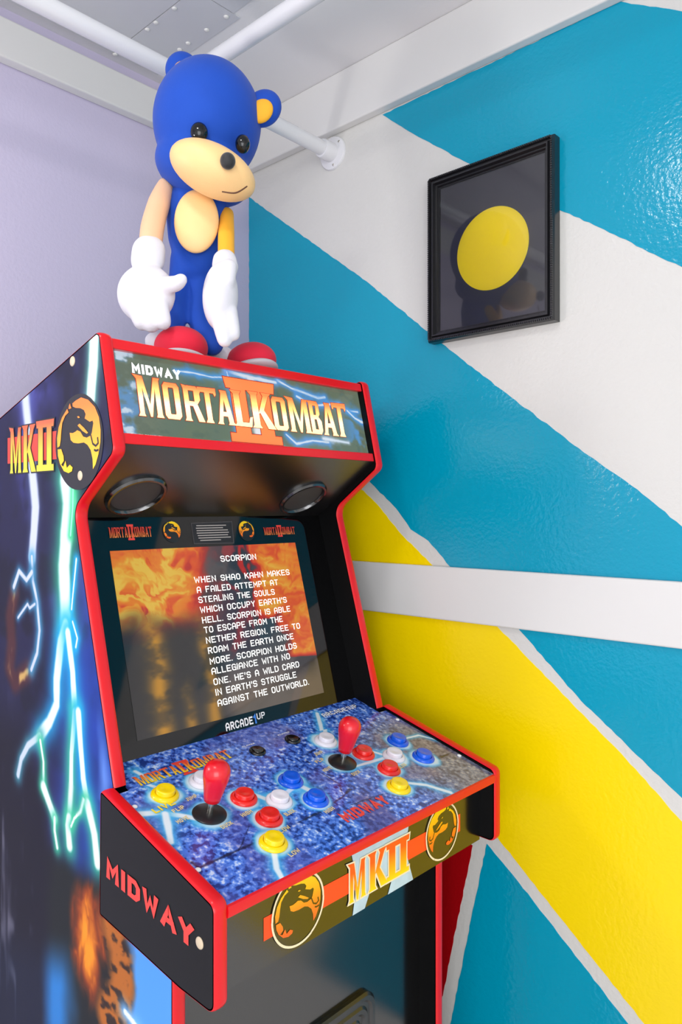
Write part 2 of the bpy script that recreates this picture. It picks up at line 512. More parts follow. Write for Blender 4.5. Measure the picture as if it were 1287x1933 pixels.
paint('painted_yellow_stripe', [(1.236, 1.40), (1.1, 1.36)] + ytop + [(-.35, .2), (.1, .2)] + ybot + [(0.7282,0.7772),(0.8927,0.8318)] + [(1.236, .9)], M_yellow)
paint('painted_teal_triangle', [(0.6467,0.7192),(0.5884,0.6755),(0.4173,0.5357)] + [(.30, .30)] + [(.76, .30)] + [(0.7174,0.3951),(0.6691,0.6194)], M_teal)
paint('painted_red_field', [(0.6737,0.7081),(0.6946,0.6104),(0.7084,0.5524),(0.7325,0.4365)] + [(.80, .30), (1.236, .30), (1.236, .86)], M_redwall)

def bar(x0, x1, y0, y1, z0, z1, name, m, par=None, bev=.003):
    return MB().box((x0, y0, z0), (x1, y1, z1)).build(name, m, par, bevel=bev)
struct(bar(WX - .019, WX, -3.6, WY, E + .716, CZ, 'trim_1', M_board), 'white board along the top of the right wall')
struct(bar(WX - .010, WX, -3.6, WY, E - .187, E - .0975, 'trim_2', M_board), 'white rail running along the right wall at mid height')
struct(bar(-3.2, WX - .02, WY - .022, WY, E + .727, E + .792, 'trim_3', M_board), 'white board along the top of the left wall')
struct(bar(WX - .012, WX, -3.6, WY, 0, .36, 'baseboard_right', M_board))
struct(bar(-3.2, WX - .02, WY - .03, WY, 0, .12, 'baseboard_left', M_board))

# ceiling sheets and their rivets
MB().box((.2, .15, CZ - .0022), (.7055, 1.212, CZ)).build('ceiling_sheet', M_sheet, ceil)
MB().box((.7075, .9705, CZ - .0022), (.80, 1.212, CZ)).build('ceiling_sheet', M_sheet, ceil)
MB().box((.7075, .15, CZ - .0022), (.785, .9685, CZ)).build('ceiling_sheet', M_sheet, ceil)
for p in [(0.7115,1.0299),(0.7111,1.083),(0.7115,1.1092),(0.7823,0.9843),(0.7812,1.036),(0.7812,1.0893),(0.7817,1.1154),(0.7109,1.2125)]:
    MB().lathe([(.0001, .0028), (.0022, .0026), (.0036, .002), (.0044, .001), (.0046, 0)], (*p, CZ - .002), (0, 0, -1), 16).build('rivet', M_board, ceil, smooth=True)

# ------------------------------------------------------------------ pipes under the ceiling
def tube(mb, a, b, r, seg=28):
    a = Vector(a); b = Vector(b)
    return mb.lathe([(r, 0), (r, (b - a).length)], a, b - a, seg)
R_P = .0134
pw = thing('ceiling_pipe', 'white round pipe running parallel to the left wall, its end flanged to the right wall', 'pipe', (.48, .978, E + .697))
def rel(p, o): return Vector(p) - o.location
a0, a1 = Vector((-2.6, .978, E + .695)), Vector((WX - .002, .987, E + .682))
tube(MB(), rel(a0, pw), rel(a1, pw), R_P).build('pipe_tube', M_pipe, pw, smooth=True, angle=40)
fl = MB().lathe([(.0136, .034), (.0165, .034), (.0175, .032), (.0178, .007), (.030, .005), (.0315, .003), (.0315, 0)], rel((WX, .987, E + .682), pw), (-1, 0, 0), 40).build('flange', M_pipe, pw, smooth=True, angle=40)
fl['label'] = 'white screw flange'
for k in range(3):
    a = math.radians(20 + 120 * k)
    MB().lathe([(.0001, .0065), (.002, .0063), (.003, .005), (.003, .003)], rel((WX, .987 + .0245 * math.cos(a), E + .682 + .0245 * math.sin(a)), pw), (-1, 0, 0), 12).build('screw', M_chrome, fl, smooth=True)
pw2 = thing('ceiling_pipe', 'white round pipe crossing the ceiling toward the viewer, resting on the flanged pipe', 'pipe', (.738, .99, E + .7165))
tube(MB(), rel((.7395, 1.0, E + .7175), pw2), rel((.735, -2.5, E + .7175), pw2), R_P).build('pipe_tube', M_pipe, pw2, smooth=True, angle=40)
MB().lathe([(.0001, .004), (.009, .0035), (.0145, .001), (.0148, -.012), (.0134, -.012)], rel((.7395, 1.0, E + .7175), pw2), (0, 1, 0), 28).build('end_cap', M_pipe, pw2, smooth=True, angle=40)

# ------------------------------------------------------------------ framed picture
fx = WX - .021
pf = thing('picture_frame', 'black ridged picture frame on the right wall with a yellow round print behind glass', 'picture', (WX, .6355, E + .4178))
fy, fz = .1148, .1382          # half sizes
sec = [(0, 0, 0), (.0, .0, .016), (.002, .002, .0205), (.004, .004, .0205), (.0055, .0055, .017), (.0075, .0075, .017), (.0095, .0095, .021), (.0115, .0115, .021), (.0130, .0130, .015), (.0155, .0155, .015), (.0170, .0170, .0115), (.0185, .0185, .0115), (.0185, .0185, .004)]
mb = MB(); rows = []
for sy, sz in ((-1, -1), (1, -1), (1, 1), (-1, 1)):
    rows.append([(-d, sy * (fy - i), sz * (fz - i)) for i, _, d in sec])
n = len(sec); v = [p for r in rows for p in r]
mb.add(v, [(i*n+k, i*n+k+1, ((i+1)%4)*n+k+1, ((i+1)%4)*n+k) for i in range(4) for k in range(n-1)])
M_frame = mat('black_frame_lacquer', (22, 22, 25), .28, ior=1.6)
mb.build('frame_moulding', M_frame, pf)
# beaded line round the outer edge
mb = MB()
for sgn in (-1, 1):
    for k in range(64):
        y = -fy + .006 + k * (2 * fy - .012) / 63
        mb.box((-.0222, y - .0011, sgn * (fz - .003) - .0014), (-.0195, y + .0011, sgn * (fz - .003) + .0014))
    for k in range(78):
        z = -fz + .006 + k * (2 * fz - .012) / 77
        mb.box((-.0222, sgn * (fy - .003) - .0014, z - .0011), (-.0195, sgn * (fy - .003) + .0014, z + .0011))
mb.build('beading', M_frame, pf)
pr = MB().box((-.0075, -fy + .015, -fz + .015), (-.004, fy - .015, fz - .015)).build('print', mat('dark_print_paper', (62, 62, 72), .45), pf)
MB().prism([(-.0025 + .0655 * math.cos(2*math.pi*k/96), -.0035 + .0655 * math.sin(2*math.pi*k/96)) for k in range(96)], -.0081, -.0076).build('printed_disc', mat('yellow_print_ink', (255, 232, 10), .45), pr)
mg, nt, b = nodes_of('picture_glass')
nt.nodes.remove(b)
out = nt.nodes['Material Output']
mx = nt.nodes.new('ShaderNodeMixShader'); tr = nt.nodes.new('ShaderNodeBsdfTransparent'); gl = nt.nodes.new('ShaderNodeBsdfGlossy'); fr = nt.nodes.new('ShaderNodeFresnel')
gl.inputs['Roughness'].default_value = .04; fr.inputs['IOR'].default_value = 1.75
nt.links.new(fr.outputs[0], mx.inputs[0]); nt.links.new(tr.outputs[0], mx.inputs[1]); nt.links.new(gl.outputs[0], mx.inputs[2]); nt.links.new(mx.outputs[0], out.inputs[0])
MB().add([(-.0105, -fy + .017, -fz + .017), (-.0105, fy - .017, -fz + .017), (-.0105, fy - .017, fz - .017), (-.0105, -fy + .017, fz - .017)], [(3, 2, 1, 0)]).build('glass_pane', mg, pf)
pane = pf.children[-1]
if pane.data.polygons[0].normal.x > 0: pane.data.flip_normals()

# ------------------------------------------------------------------ arcade cabinet
XL, XR, T = .4531, .9381, .016
YB = 1.15
cab = thing('arcade_cabinet', 'upright two-player arcade cabinet with red edge trim, lit marquee and screen, in the corner', 'arcade machine', (.6956, .90, 0))
CL = Vector(cab.location)
class CB(MB):
    """mesh of the cabinet: world coordinates in, cabinet-local out"""
    def build(s, *a, **k):
        par = a[2] if len(a) > 2 else k.get('parent')
        s.v = [tuple(Vector(p) - CL) for p in s.v]
        return MB.build(s, *a, **k)
topz = lambda y: E + .2094 - .292 * (y - .8088)
top = [(YB, topz(YB)), (.8088, E + .2094), (.7756, E + .066), (.8685, E + .0), (.7756, E - .322)]
trim_path = fillet(top, [0, .008, .012, .024, 0])
body = trim_path + [(.7756, E - .342), (.6597, E - .376), (.6597, 0.0), (YB, 0.0)]

# art on the outer face of the left side panel: coordinates are (y, z)
zz = np.concatenate([np.linspace(E + .2092, E - .80, 620), np.linspace(E - .81, 0.0, 12)])
fr_ = [p for p in body[:-1]]
im = max(range(len(fr_)), key=lambda i: fr_[i][1])
fz_ = np.array([p[1] for p in fr_[im:]])[::-1]; fy_ = np.array([p[0] for p in fr_[im:]])[::-1]
front = np.interp(zz, fz_, fy_)
back = np.minimum(YB, .8088 + (E + .2094 - zz) / .292); back = np.maximum(back, front + 1e-4)
s_ = np.linspace(0, 1, 330)
Y = front[:, None] + (back - front)[:, None] * s_[None]
Z = np.repeat(zz[:, None], 330, 1)
col = np.zeros(Y.shape + (3,)) + np.array([27, 28, 62.])
cl = fbm(Y * 9, Z * 7, 3); cl2 = fbm(Y * 22, Z * 18, 9)
col = mixc(col, (74, 76, 158), smooth01(.50, .85, cl) * .9)
col = mixc(col, (14, 15, 34), smooth01(.55, .32, cl2) * .7)
low = smooth01(E - .03, E - .22, Z) * smooth01(.97, .84, Y)
col = mixc(col, (32, 82, 210), low * .75 * (.55 + .45 * cl2))
col = mixc(col, (120, 170, 255), smooth01(.03, .0, np.abs(Y - front[:, None] - .022)) * smooth01(.5, .75, fbm(Y * 14, Z * 5, 21)) * .75 * smooth01(E + .1, E - .05, Z))
# storm cloud, blue sky glow and warm light low on the panel
zl = smooth01(E - .425, E - .47, Z + .05 * (cl - .5) - .10 * np.abs(Y - .80))
col = mixc(col, (24, 30, 29), zl)
col = mixc(col, (44, 128, 205), zl * smooth01(E - .52, E - .60, Z + .25 * (Y - .86)) * smooth01(.84, .90, Y + .05 * (cl - .5)))
col = mixc(col, (84, 158, 240), zl * smooth01(.775, .74, Y + .04 * (cl2 - .5)) * smooth01(E - .44, E - .47, Z))
ember = np.exp(-((Y - .835) / .05) ** 2 - ((Z - E + .52) / .085) ** 2)
rdg = 1 - np.abs(2 * fbm(Y * 26 + 2 * cl, Z * 11 + 2 * cl2, 61) - 1)
col = mixc(col, (150, 62, 20), zl * smooth01(.35, .75, ember * (.4 + .8 * rdg)))
col = mixc(col, (250, 150, 30), zl * smooth01(.62, .95, ember * (.4 + .8 * rdg)))
wing, _ = dist_line(Y, Z, [(0.7786,0.7777),(0.7625,0.7567),(0.7558,0.7264),(0.7625,0.6964),(0.7867,0.6732)])
wm = smooth01(.034, .014, wing + .02 * (cl2 - .5)) * zl
col = mixc(col, (52, 36, 26), wm)
col = mixc(col, (214, 120, 38), wm * smooth01(.62, .86, 1 - np.abs(2 * fbm(Y * 40, Z * 60, 63) - 1)) * .8)
# dark folds with pale streaks along the rear
rear = smooth01(.965, 1.01, Y + .04 * (cl - .5) + .05 * smooth01(E - .30, E - .45, Z)) * smooth01(E - .24, E - .34, Z)
strk = smooth01(.52, .74, fbm(Y * 60, Z * 6, 33, 3))
col = mixc(col, (14, 15, 30), rear * .9)
col = mixc(col, (150, 148, 166), rear * strk * smooth01(.45, .6, cl) * .6)
gold, _ = dist_line(Y, Z, [(1.0371,1.1424),(1.0507,1.108),(1.0455,1.0715),(1.0524,1.0358),(1.0354,1.0192),(0.9962,1.0397)])
col = mixc(col, (78, 38, 38), smooth01(.024, .006, gold) * .85)
col = mixc(col, (196, 158, 92), smooth01(.011, .003, gold + .03 * np.abs(cl2 - .45)) * smooth01(.4, .6, fbm(Y * 30, Z * 16, 71)))
SC_ = 1.0
def bolt(line, core, halo, hc, cc=(232, 246, 246)):
    global col
    d, t = dist_line(Y, Z, line)
    wob = d * (1 + .5 * (cl2 - .5))
    col = mixc(col, hc, np.exp(-(wob / halo) ** 2) * .9)
    col = mixc(col, cc, smooth01(core * 1.25, core * .6, wob))
TEAL, CYAN, PALE = (62, 196, 150), (24, 170, 226), (196, 204, 226)
bolt([(0.8193,1.4705),(0.8218,1.4305),(0.828,1.3919),(0.8549,1.3441),(0.8842,1.2957)], 0.0109, .016, (120, 214, 186), (228, 250, 242))
bolt([(1.0042,1.4153),(0.9962,1.3787),(0.9867,1.3382),(0.9804,1.3018),(0.9726,1.2621),(0.9773,1.2289),(0.9835,1.1955)], 0.0116, .014, (96, 120, 160), PALE)
bolt([(0.9835,1.1955),(0.9804,1.163),(0.9726,1.1474),(0.968,1.1358),(0.961,1.0994),(0.968,1.0684),(0.9851,1.0442)], 0.0031, .011, (70, 150, 190), PALE)
bolt([(0.9835,1.1749),(0.9993,1.1632),(1.0221,1.1741),(1.0388,1.1511)], 0.0034, .009, (60, 130, 170), PALE)
bolt([(0.9742,1.1332),(0.9898,1.1261),(0.9962,1.1312),(1.0254,1.1098)], 0.0019, .006, (60, 130, 170), PALE)
bolt([(0.8897,1.2959),(0.8815,1.2666),(0.8897,1.2308),(0.8938,1.1894),(0.8897,1.1385),(0.8897,1.1139)], 0.0152, .028, TEAL)
bolt([(0.8707,1.2895),(0.872,1.26),(0.8774,1.2271)], 0.0018, .008, (40, 190, 120), (150, 250, 200))
bolt([(0.8897,1.1139),(0.9021,1.0918),(0.9134,1.0418),(0.9134,1.0101),(0.9336,0.9832),(0.9604,0.9605)], 0.0090, .021, CYAN)
bolt([(0.9604,0.9605),(0.9946,0.9406),(1.0155,0.918),(1.0254,0.8931)], 0.0049, .013, (70, 150, 170), (200, 214, 232))
bolt([(0.9589,0.9546),(0.9498,0.9288),(0.9498,0.8962)], 0.0026, .011, TEAL)
bolt([(0.9498,0.8962),(0.9336,0.8791),(0.9191,0.8639)], 0.0075, .012, TEAL)
bolt([(0.9191,0.8639),(0.9191,0.8477),(0.912,0.8282)], 0.0029, .010, TEAL)
bolt([(0.8842,1.1046),(0.872,1.0581),(0.868,1.0227),(0.8667,1.0053)], 0.0072, .021, CYAN)
bolt([(0.8667,1.0086),(0.8747,0.9559),(0.8761,0.9148),(0.8815,0.8739)], 0.0055, .017, TEAL)
bolt([(0.8815,0.8739),(0.8842,0.8632),(0.8801,0.8406)], 0.0070, .016, TEAL)
bolt([(0.8575,1.0103),(0.8523,0.9712),(0.8458,0.9321),(0.8356,0.904)], 0.0067, .017, CYAN)
bolt([(0.8356,0.904),(0.8193,0.8725),(0.8119,0.8402)], 0.0075, .017, TEAL)
bolt([(0.8445,0.908),(0.8523,0.8905),(0.868,0.8776),(0.8761,0.8655)], 0.0017, .007, TEAL)
bolt([(0.8627,1.1975),(0.872,1.1499),(0.8747,1.1352)], 0.0017, .008, CYAN)
bolt([(0.872,1.1197),(0.8601,1.1008),(0.8641,1.0893)], 0.0017, .008, CYAN)
bolt([(0.7513,0.6925),(0.7338,0.6887),(0.7231,0.685)], 0.0036, .012, (120, 190, 250))
P = np.stack([np.full(Y.shape, XL), Y, Z], -1) - np.array(CL)
inner = [tuple(Vector((XL + T - .0005, y, z)) - CL) for y, z in body]
M_side = mat_print('side_art_vinyl', .42, ior=1.28)
sp = art_grid('side_panel', P, col, M_side, cab, (inner, [tuple(range(len(inner)))], (8, 8, 9)))
sp['label'] = 'left side panel printed with lightning bolts on dark blue'
sp2 = CB().prism(body, XR - T, XR).build('side_panel', M_blackmatt, cab)
sp2['label'] = 'plain black right side panel'

# red T-moulding round both sides
for xc, nm in ((XL + T / 2, 'edge_trim'), (XR - T / 2, 'edge_trim')):
    molding(CB(), trim_path, xc, T, -1).build(nm, M_tmold, cab, smooth=True, angle=50)
    molding(CB(), [(.6597, E - .40), (.6597, 0.004)], xc, T, -1).build(nm, M_tmold, cab, smooth=True, angle=50)
# lettering on the left side: red bar, MK II, dragon medallion, screw caps
sx = XL - .0004
side = [(1.0575,1.3509),(0.912,1.3599),(0.912,1.3221),(1.0575,1.3196)]
yb0, yb1 = side[0][0], side[1][0]
onside = lambda d: (lambda u, v: (sx - d, u, v))
put(CB(), [[(yb0, E + .063), (yb1, E + .063), (yb1, E + .099), (yb0, E + .099)]], onside(0), 0).build('red_bar_print', mat('side_red_ink', (222, 62, 44), .35), sp).matrix_parent_inverse = Matrix()
def sub(o):
    return o
mkq = [(1.0489,1.3718),(0.9234,1.3743),(0.9234,1.3076),(1.0489,1.3089),(1.0139,1.3085),(1.009,1.3711),(0.9711,1.3078),(0.9711,1.3725)]
def letter(mb, ch, y0, y1, z0, z1, f):
    w, polys = DISPLAY[ch] if ch != '2' else (1.0, two())
    put(mb, [[(y0 + (y1 - y0) * u / w, z0 + (z1 - z0) * v) for u, v in q] for q in polys], f, [v for q in polys for u, v in q])
    return mb
def letters(rows, f, m, name, par, dark=None, grow=.0012):
    """rows: (char, left, right, bottom, top) in surface coordinates; optional dark outline under the ink"""
    if dark:
        mb = CB()
        for ch, a, b, c, d in rows:
            w, polys = DISPLAY[ch] if ch != '2' else (1.0, two())
            for q in polys:
                qq = [(a + (b - a) * u / w, c + (d - c) * v) for u, v in q]
                put(mb, [outline(qq, grow)], lambda u, v: f(u, v, .0002), 0)
        mb.build(name + '_outline', dark, par)
    mb = CB()
    for ch, a, b, c, d in rows:
        w, polys = DISPLAY[ch] if ch != '2' else (1.0, two())
        for q in polys:
            put(mb, [[(a + (b - a) * u / w, c + (d - c) * v) for u, v in q]], lambda u, v: f(u, v, .0005), [v for u, v in q])
    return mb.build(name, m, par)
fside = lambda u, v, h: (XL - .0004 - h, u, v)
Ys = [(1.0489,1.3096),(1.0139,1.3085),(1.009,1.3083),(0.9711,1.3071),(0.965,1.309),(0.922,1.3089)]
zt, zb = [(1.009,1.3711),(0.9454,1.3084)][0][1], [(1.009,1.3091),(0.9454,1.3097)][0][1]
letters([('M', Ys[0][0], Ys[1][0], zb, zt), ('K', Ys[2][0], Ys[3][0], zb, zt), ('2', Ys[4][0], Ys[5][0], zb, zt + .004)], fside, M_mkside, 'lettering', sp, M_dark_ink, .002)

def medallion(par, cx, cz, r, f, ink, flip=1, ringmat=None, base=M_dark_ink, name='dragon_emblem'):
    """round dragon badge: dark disc, coloured dragon field, optional pale ring"""
    g = lambda h: (lambda u, v: f(cx + flip * u * r, cz + v * r, h))
    if base:
        put(CB(), [disc(1.04)], g(.0003), 0).build(name + '_ground', base, par)
    mb = CB()
    for q in DRAGON:
        q = [(u * .98, v * .98) for u, v in q]
        put(mb, [q], g(.0006), [v * .5 + .5 for u, v in q])
    mb.build(name, ink, par)
    mb = CB()
    for grp in DRAGON_INK:
        put(mb, grp, g(.0008), 0)
    mb.build(name + '_whisker', M_dark_ink if base is None else base, par)
    if ringmat:
        put(CB(), ring(1.03, 1.10), g(.0007), 0).build(name + '_ring', ringmat, par)
medallion(sp, .8565, E + .0815, .0565, lambda u, v, h: (XL - .0004 - h, u, v), M_dragon, -1)

for p in [(0.872,1.4422),(0.8523,1.3001)]:
    CB().lathe([(.0001, .0016), (.0045, .0014), (.0062, .0006), (.0064, 0)], (XL, p[0], p[1]), (-1, 0, 0), 20).build('screw_cap', M_screw, sp, smooth=True)

# shell between the sides
IL, IR = XL + T, XR - T
def slab(pts_, name, m, par=None, x0=IL, x1=IR, bevel=0):
    return CB().prism(pts_, x0, x1).build(name, m, par or cab, bevel=bevel)
slab([(.83, topz(.83)), (YB, topz(YB)), (YB, topz(YB) - .012), (.83, topz(.83) - .012)], 'roof_panel', M_blackmatt)
slab([(YB - .012, .02), (YB - .012, topz(YB) - .014), (YB, topz(YB) - .014), (YB, .02)], 'back_panel', M_blackmatt)
slab([(.8093, E + .2045), (.8065, E + .1915), (.829, E + .1915), (.829, E + .2045)], 'marquee_trim', M_tmold, bevel=.0015)
slab([(.7832, E + .0890), (.7803, E + .0762), (.806, E + .0700), (.806, E + .0890)], 'marquee_trim', M_tmold, bevel=.0015)

# marquee: backlit print
mqy = lambda z: .8208 + (z - E - .2094) * .2343
mu, mv = np.meshgrid(np.linspace(IL + .0003, IR - .0003, 460), np.linspace(E + .193, E + .0845, 130))
mc = np.zeros(mu.shape + (3,)) + np.array([108, 122, 102.])
n1 = fbm(mu * 26, mv * 34, 5); n2 = fbm(mu * 60, mv * 90, 6)
mc = mixc(mc, (116, 128, 92), smooth01(.45, .7, n1) * .4)
mc = mixc(mc, (80, 98, 88), smooth01(.5, .3, n2) * .35)
def glow(line, core, halo, hc=(86, 160, 235), cc=(226, 240, 255), k=1.0):
    global mc
    d, t = dist_line(mu, mv, line)
    d = d * (1 + 1.4 * (n2 - .5)) 
    mc = mixc(mc, hc, np.exp(-(d / halo) ** 2) * k)
    mc = mixc(mc, cc, smooth01(core * 1.3, core * .4, d) * k)
# clouds of blue light on both ends and round the numeral
mc = mixc(mc, (96, 158, 226), smooth01(.46, .66, .5 * n1 + .5 * n2 + .10 * smooth01(.53, .48, mu)) * smooth01(.55, .49, mu) * .8)
mc = mixc(mc, (236, 246, 255), smooth01(.60, .72, n2) * smooth01(.54, .485, mu) * .8)
mc = mixc(mc, (96, 158, 226), smooth01(.52, .64, n1) * smooth01(.84, .91, mu) * .9)
glow([(0.743,1.4486),(0.7699,1.4398),(0.7967,1.4356),(0.8241,1.4304),(0.8403,1.4339)], .0016, .006)
glow([(0.7784,1.4286),(0.7907,1.4243),(0.8215,1.4193),(0.8714,1.427),(0.8877,1.4174),(0.9133,1.4173)], .0016, .007)
glow([(0.8877,1.4174),(0.9038,1.4059),(0.9282,1.3992)], .0018, .008)
glow([(0.7434,1.3678),(0.7618,1.355),(0.7965,1.3621),(0.8311,1.3619)], .0016, .007)
glow([(0.8206,1.367),(0.8499,1.3657),(0.8777,1.3641)], .0018, .004, (190, 210, 230))
glow([(0.5652,1.4383),(0.592,1.4391),(0.6221,1.4373),(0.6452,1.4404)], .0010, .006)
glow([(0.6469,1.4496),(0.6888,1.4462),(0.739,1.4449)], .0022, .006, (110, 170, 235))
glow([(0.6494,1.4485),(0.6546,1.4169),(0.6547,1.3834),(0.6525,1.3479)], .0010, .010, (110, 170, 240))
glow([(0.6273,1.3442),(0.6684,1.3431),(0.7382,1.3441)], .0020, .005, (150, 190, 235))
glow([(0.6908,1.4364),(0.6922,1.3944),(0.6903,1.3564)], .0070, .008, (214, 224, 240), (244, 248, 255))
mP = np.stack([mu, mqy(mv), mv], -1) - np.array(CL)
M_marq = mat_print('backlit_marquee_film', .12, emit=.92, base=0, coat=.0)
mq = art_grid('marquee', mP, mc, M_marq, cab)
mq['label'] = 'backlit marquee with spiky gold title lettering'
nrm = Vector((0, -1, .2343)).normalized()
fmq = lambda u, v, h: tuple(Vector((u, mqy(v), v)) + nrm * (.0003 + h))
big = [(0.6433,1.4454),(0.7341,1.4363),(0.6366,1.3556),(0.7322,1.35),(0.6525,1.4354),(0.6796,1.4335),(0.6483,1.3499),(0.6735,1.3493),(0.6971,1.4333),(0.7236,1.4303),(0.6931,1.3506),(0.7177,1.3491)]
ztop, zbot = (big[0][1] + big[1][1]) / 2, (big[2][1] + big[3][1]) / 2 - .002
M_numeral = mat_emit('backlit_orange_numeral', (240, 112, 58), .82)
M_outline = mat_emit('backlit_dark_outline', (150, 40, 24), .45)
def numeral(g, h):
    x0, x1 = (big[0][0] + big[2][0]) / 2, (big[1][0] + big[3][0]) / 2
    a0, a1, b0, b1 = (big[4][0]+big[6][0])/2, (big[5][0]+big[7][0])/2, (big[8][0]+big[10][0])/2, (big[9][0]+big[11][0])/2
    q = [[(x0, zbot), (x1, zbot), (x1, zbot + .012), (x0, zbot + .012)], [(x0, ztop), (x1, ztop), (x1 - .003, ztop - .015), (x0 + .003, ztop - .015)],
         [(a0, zbot + .010), (a1, zbot + .010), (a1, ztop - .013), (a0, ztop - .013)], [(b0, zbot + .010), (b1, zbot + .010), (b1, ztop - .013), (b0, ztop - .013)]]
    mb = CB()
    for p in q: put(mb, [outline(p, g)], lambda u, v: fmq(u, v, h), 0)
    return mb
numeral(.0012, .0001).build('numeral_outline', M_outline, mq)
numeral(0, .0003).build('numeral', M_numeral, mq)
M_title = mat_ramp('backlit_gold_lettering', [(.05, (250, 244, 160)), (.42, (255, 240, 186)), (.62, (250, 200, 112)), (.95, (232, 116, 60))], .3, .95)
bx = [p[0] for p in [(0.5001,1.3721),(0.5355,1.372),(0.5387,1.3723),(0.5634,1.3724),(0.5682,1.3722),(0.5975,1.3726),(0.5933,1.3729),(0.622,1.3733),(0.6201,1.3724),(0.6508,1.3728),(0.649,1.3726),(0.6821,1.3731),(0.6811,1.373),(0.7228,1.3733),(0.7228,1.3733),(0.7498,1.373),(0.7531,1.3733),(0.7969,1.3734),(0.7969,1.3734),(0.8222,1.3737),(0.8234,1.3738),(0.8555,1.3736),(0.8508,1.3741),(0.8815,1.3738)]]
z0 = E + .1128
tp = [.1635, .1600, .1600, .1600, .1600, .1620, .1640, .1620, .1640, .1640, .1640, .1660]
letters([(c, bx[2*i], bx[2*i+1], z0, E + tp[i]) for i, c in enumerate('MORTALKOMBAT')], lambda u, v, h: fmq(u, v, h + .0004), M_title, 'title_lettering', mq, M_outline, .0009)
M_lit_white = mat_emit('backlit_white_lettering', (250, 250, 250), .95)
def line(mb, text, x0, x1, z, h, f, w=1.2, shear=0.0):
    polys, L = sans(text, w)
    k = (x1 - x0) / L
    return put(mb, [[(x0 + u * k + shear * v * h, z + v * h) for u, v in q] for q in polys], f, 0)
mid = [(0.4984,1.4263),(0.5716,1.4271),(0.5019,1.4402),(0.5737,1.4402)]
line(CB(), 'MIDW@Y', mid[0][0], mid[1][0] - .002, mid[0][1], .0125, lambda u, v: fmq(u, v, .0006), 2.0).build('maker_lettering', M_lit_white, mq)
sm = [(0.4741,1.3467),(0.5299,1.3461),(0.8139,1.3632),(0.876,1.3623)]
line(CB(), 'ALL RIGHTS RESERVED', sm[0][0], sm[1][0], sm[0][1] + .0002, .0028, lambda u, v: fmq(u, v, .0006), 1.2).build('small_print', M_lit_white, mq)

# speaker panel and grilles
pa, pb = Vector((0, .7805, E + .0757)), Vector((0, .907, E - .012))
d = (pb - pa).normalized(); nsp = Vector((0, d.z, -d.y)); 
if nsp.z > 0: nsp = -nsp
spk = slab([(pa.y, pa.z), (pb.y, pb.z), (pb.y - nsp.y * .012, pb.z - nsp.z * .012), (pa.y - nsp.y * .012 + .004, pa.z - nsp.z * .012)], 'speaker_panel', M_speakerpanel)
for cx, cy, cz in ((.5370, .8635, E + .0181), (.8420, .8635, E + .0181)):
    o = Vector((cx, cy, cz)); o = o + nsp * nsp.dot(pa - o); o.x = cx
    ringo = CB().lathe([(.0415, 0), (.0415, .003), (.039, .0058), (.036, .0058), (.0335, .002), (.0335, .0004)], o, nsp, 56, cap=False).build('speaker', mat('speaker_ring_plastic', (26, 25, 25), .16, ior=2.0), cab, smooth=True, angle=40)
    CB().lathe([(.0338, .0006), (.02, .0012), (.0001, .0014)], o, nsp, 56, cap=False).build('speaker_grille', mat('speaker_cloth', (30, 27, 27), .5, ior=1.9, bump=.5, bscale=2500), ringo, smooth=True)

# monitor bezel and screen
scy = lambda z: .8216 + .28 * (z - (E - .316))
nsc = Vector((0, -1, .28)).normalized()
fsc = lambda u, v, h: tuple(Vector((u, scy(v), v)) + nsc * (.0003 + h))
zt_, zb_ = E - .012, E - .322
bz = slab([(scy(zt_), zt_), (scy(zb_), zb_), (scy(zb_) + .01, zb_), (scy(zt_) + .01, zt_)], 'monitor_bezel', M_bezel)
SX0, SX1, SZ0, SZ1 = .5165, .8540, E - .2928, E - .0562
su, sv = np.meshgrid(np.linspace(SX0, SX1, 360), np.linspace(SZ1, SZ0, 280))
a_ = (su - SX0) / (SX1 - SX0); b_ = (sv - SZ0) / (SZ1 - SZ0)
w1 = fbm(a_ * 4, b_ * 3, 40); w2 = fbm(a_ * 6 + 2.5 * w1, b_ * 5 + 3 * w1, 41)
ra, rb = a_ * .8 - b_ * .5, a_ * .5 + b_ * .8
rg = 1 - np.abs(2 * fbm(ra * 5 + 3 * w2, rb * 9 + 2 * w2, 42) - 1)
sc_ = np.zeros(su.shape + (3,)) + np.array([96, 88, 90.])
sc_ = mixc(sc_, (52, 50, 58), smooth01(.40, .62, w2))
zone = np.clip(smooth01(.52, .30, a_ + .25 * (w2 - .5)) * smooth01(.42, .62, b_) + smooth01(.66, .86, a_ + .5 * (w2 - .5)) * smooth01(.25, .30, b_ + .12 * (a_ - .8)), 0, 1)
hot = zone * (.35 + .75 * rg) + .25 * zone * (w1 - .5)
sc_ = mixc(sc_, (204, 32, 16), smooth01(.15, .40, hot))
sc_ = mixc(sc_, (240, 82, 8), smooth01(.44, .72, hot))
sc_ = mixc(sc_, (252, 140, 14), smooth01(.74, 1.0, hot + .18 * smooth01(.45, .05, a_)))
sc_ = mixc(sc_, (255, 206, 70), smooth01(.98, 1.2, hot + .16 * smooth01(.45, .05, a_)))
sc_ = mixc(sc_, (168, 40, 48), smooth01(.50, .62, fbm(a_ * 7 + w1, b_ * 7, 46)) * smooth01(.38, .55, a_) * (1 - zone) * smooth01(.25, .45, b_) * .8)
sc_ = mixc(sc_, (40, 58, 70), smooth01(.50, .38, w2) * smooth01(.38, .55, a_) * (1 - zone) * smooth01(.2, .4, b_) * .7)
dk = smooth01(.47, .38, a_ + .1 * (w2 - .5)) * smooth01(.66, .52, b_ + .2 * (w1 - .5))
sc_ = mixc(sc_, (40, 38, 40), dk * .92)
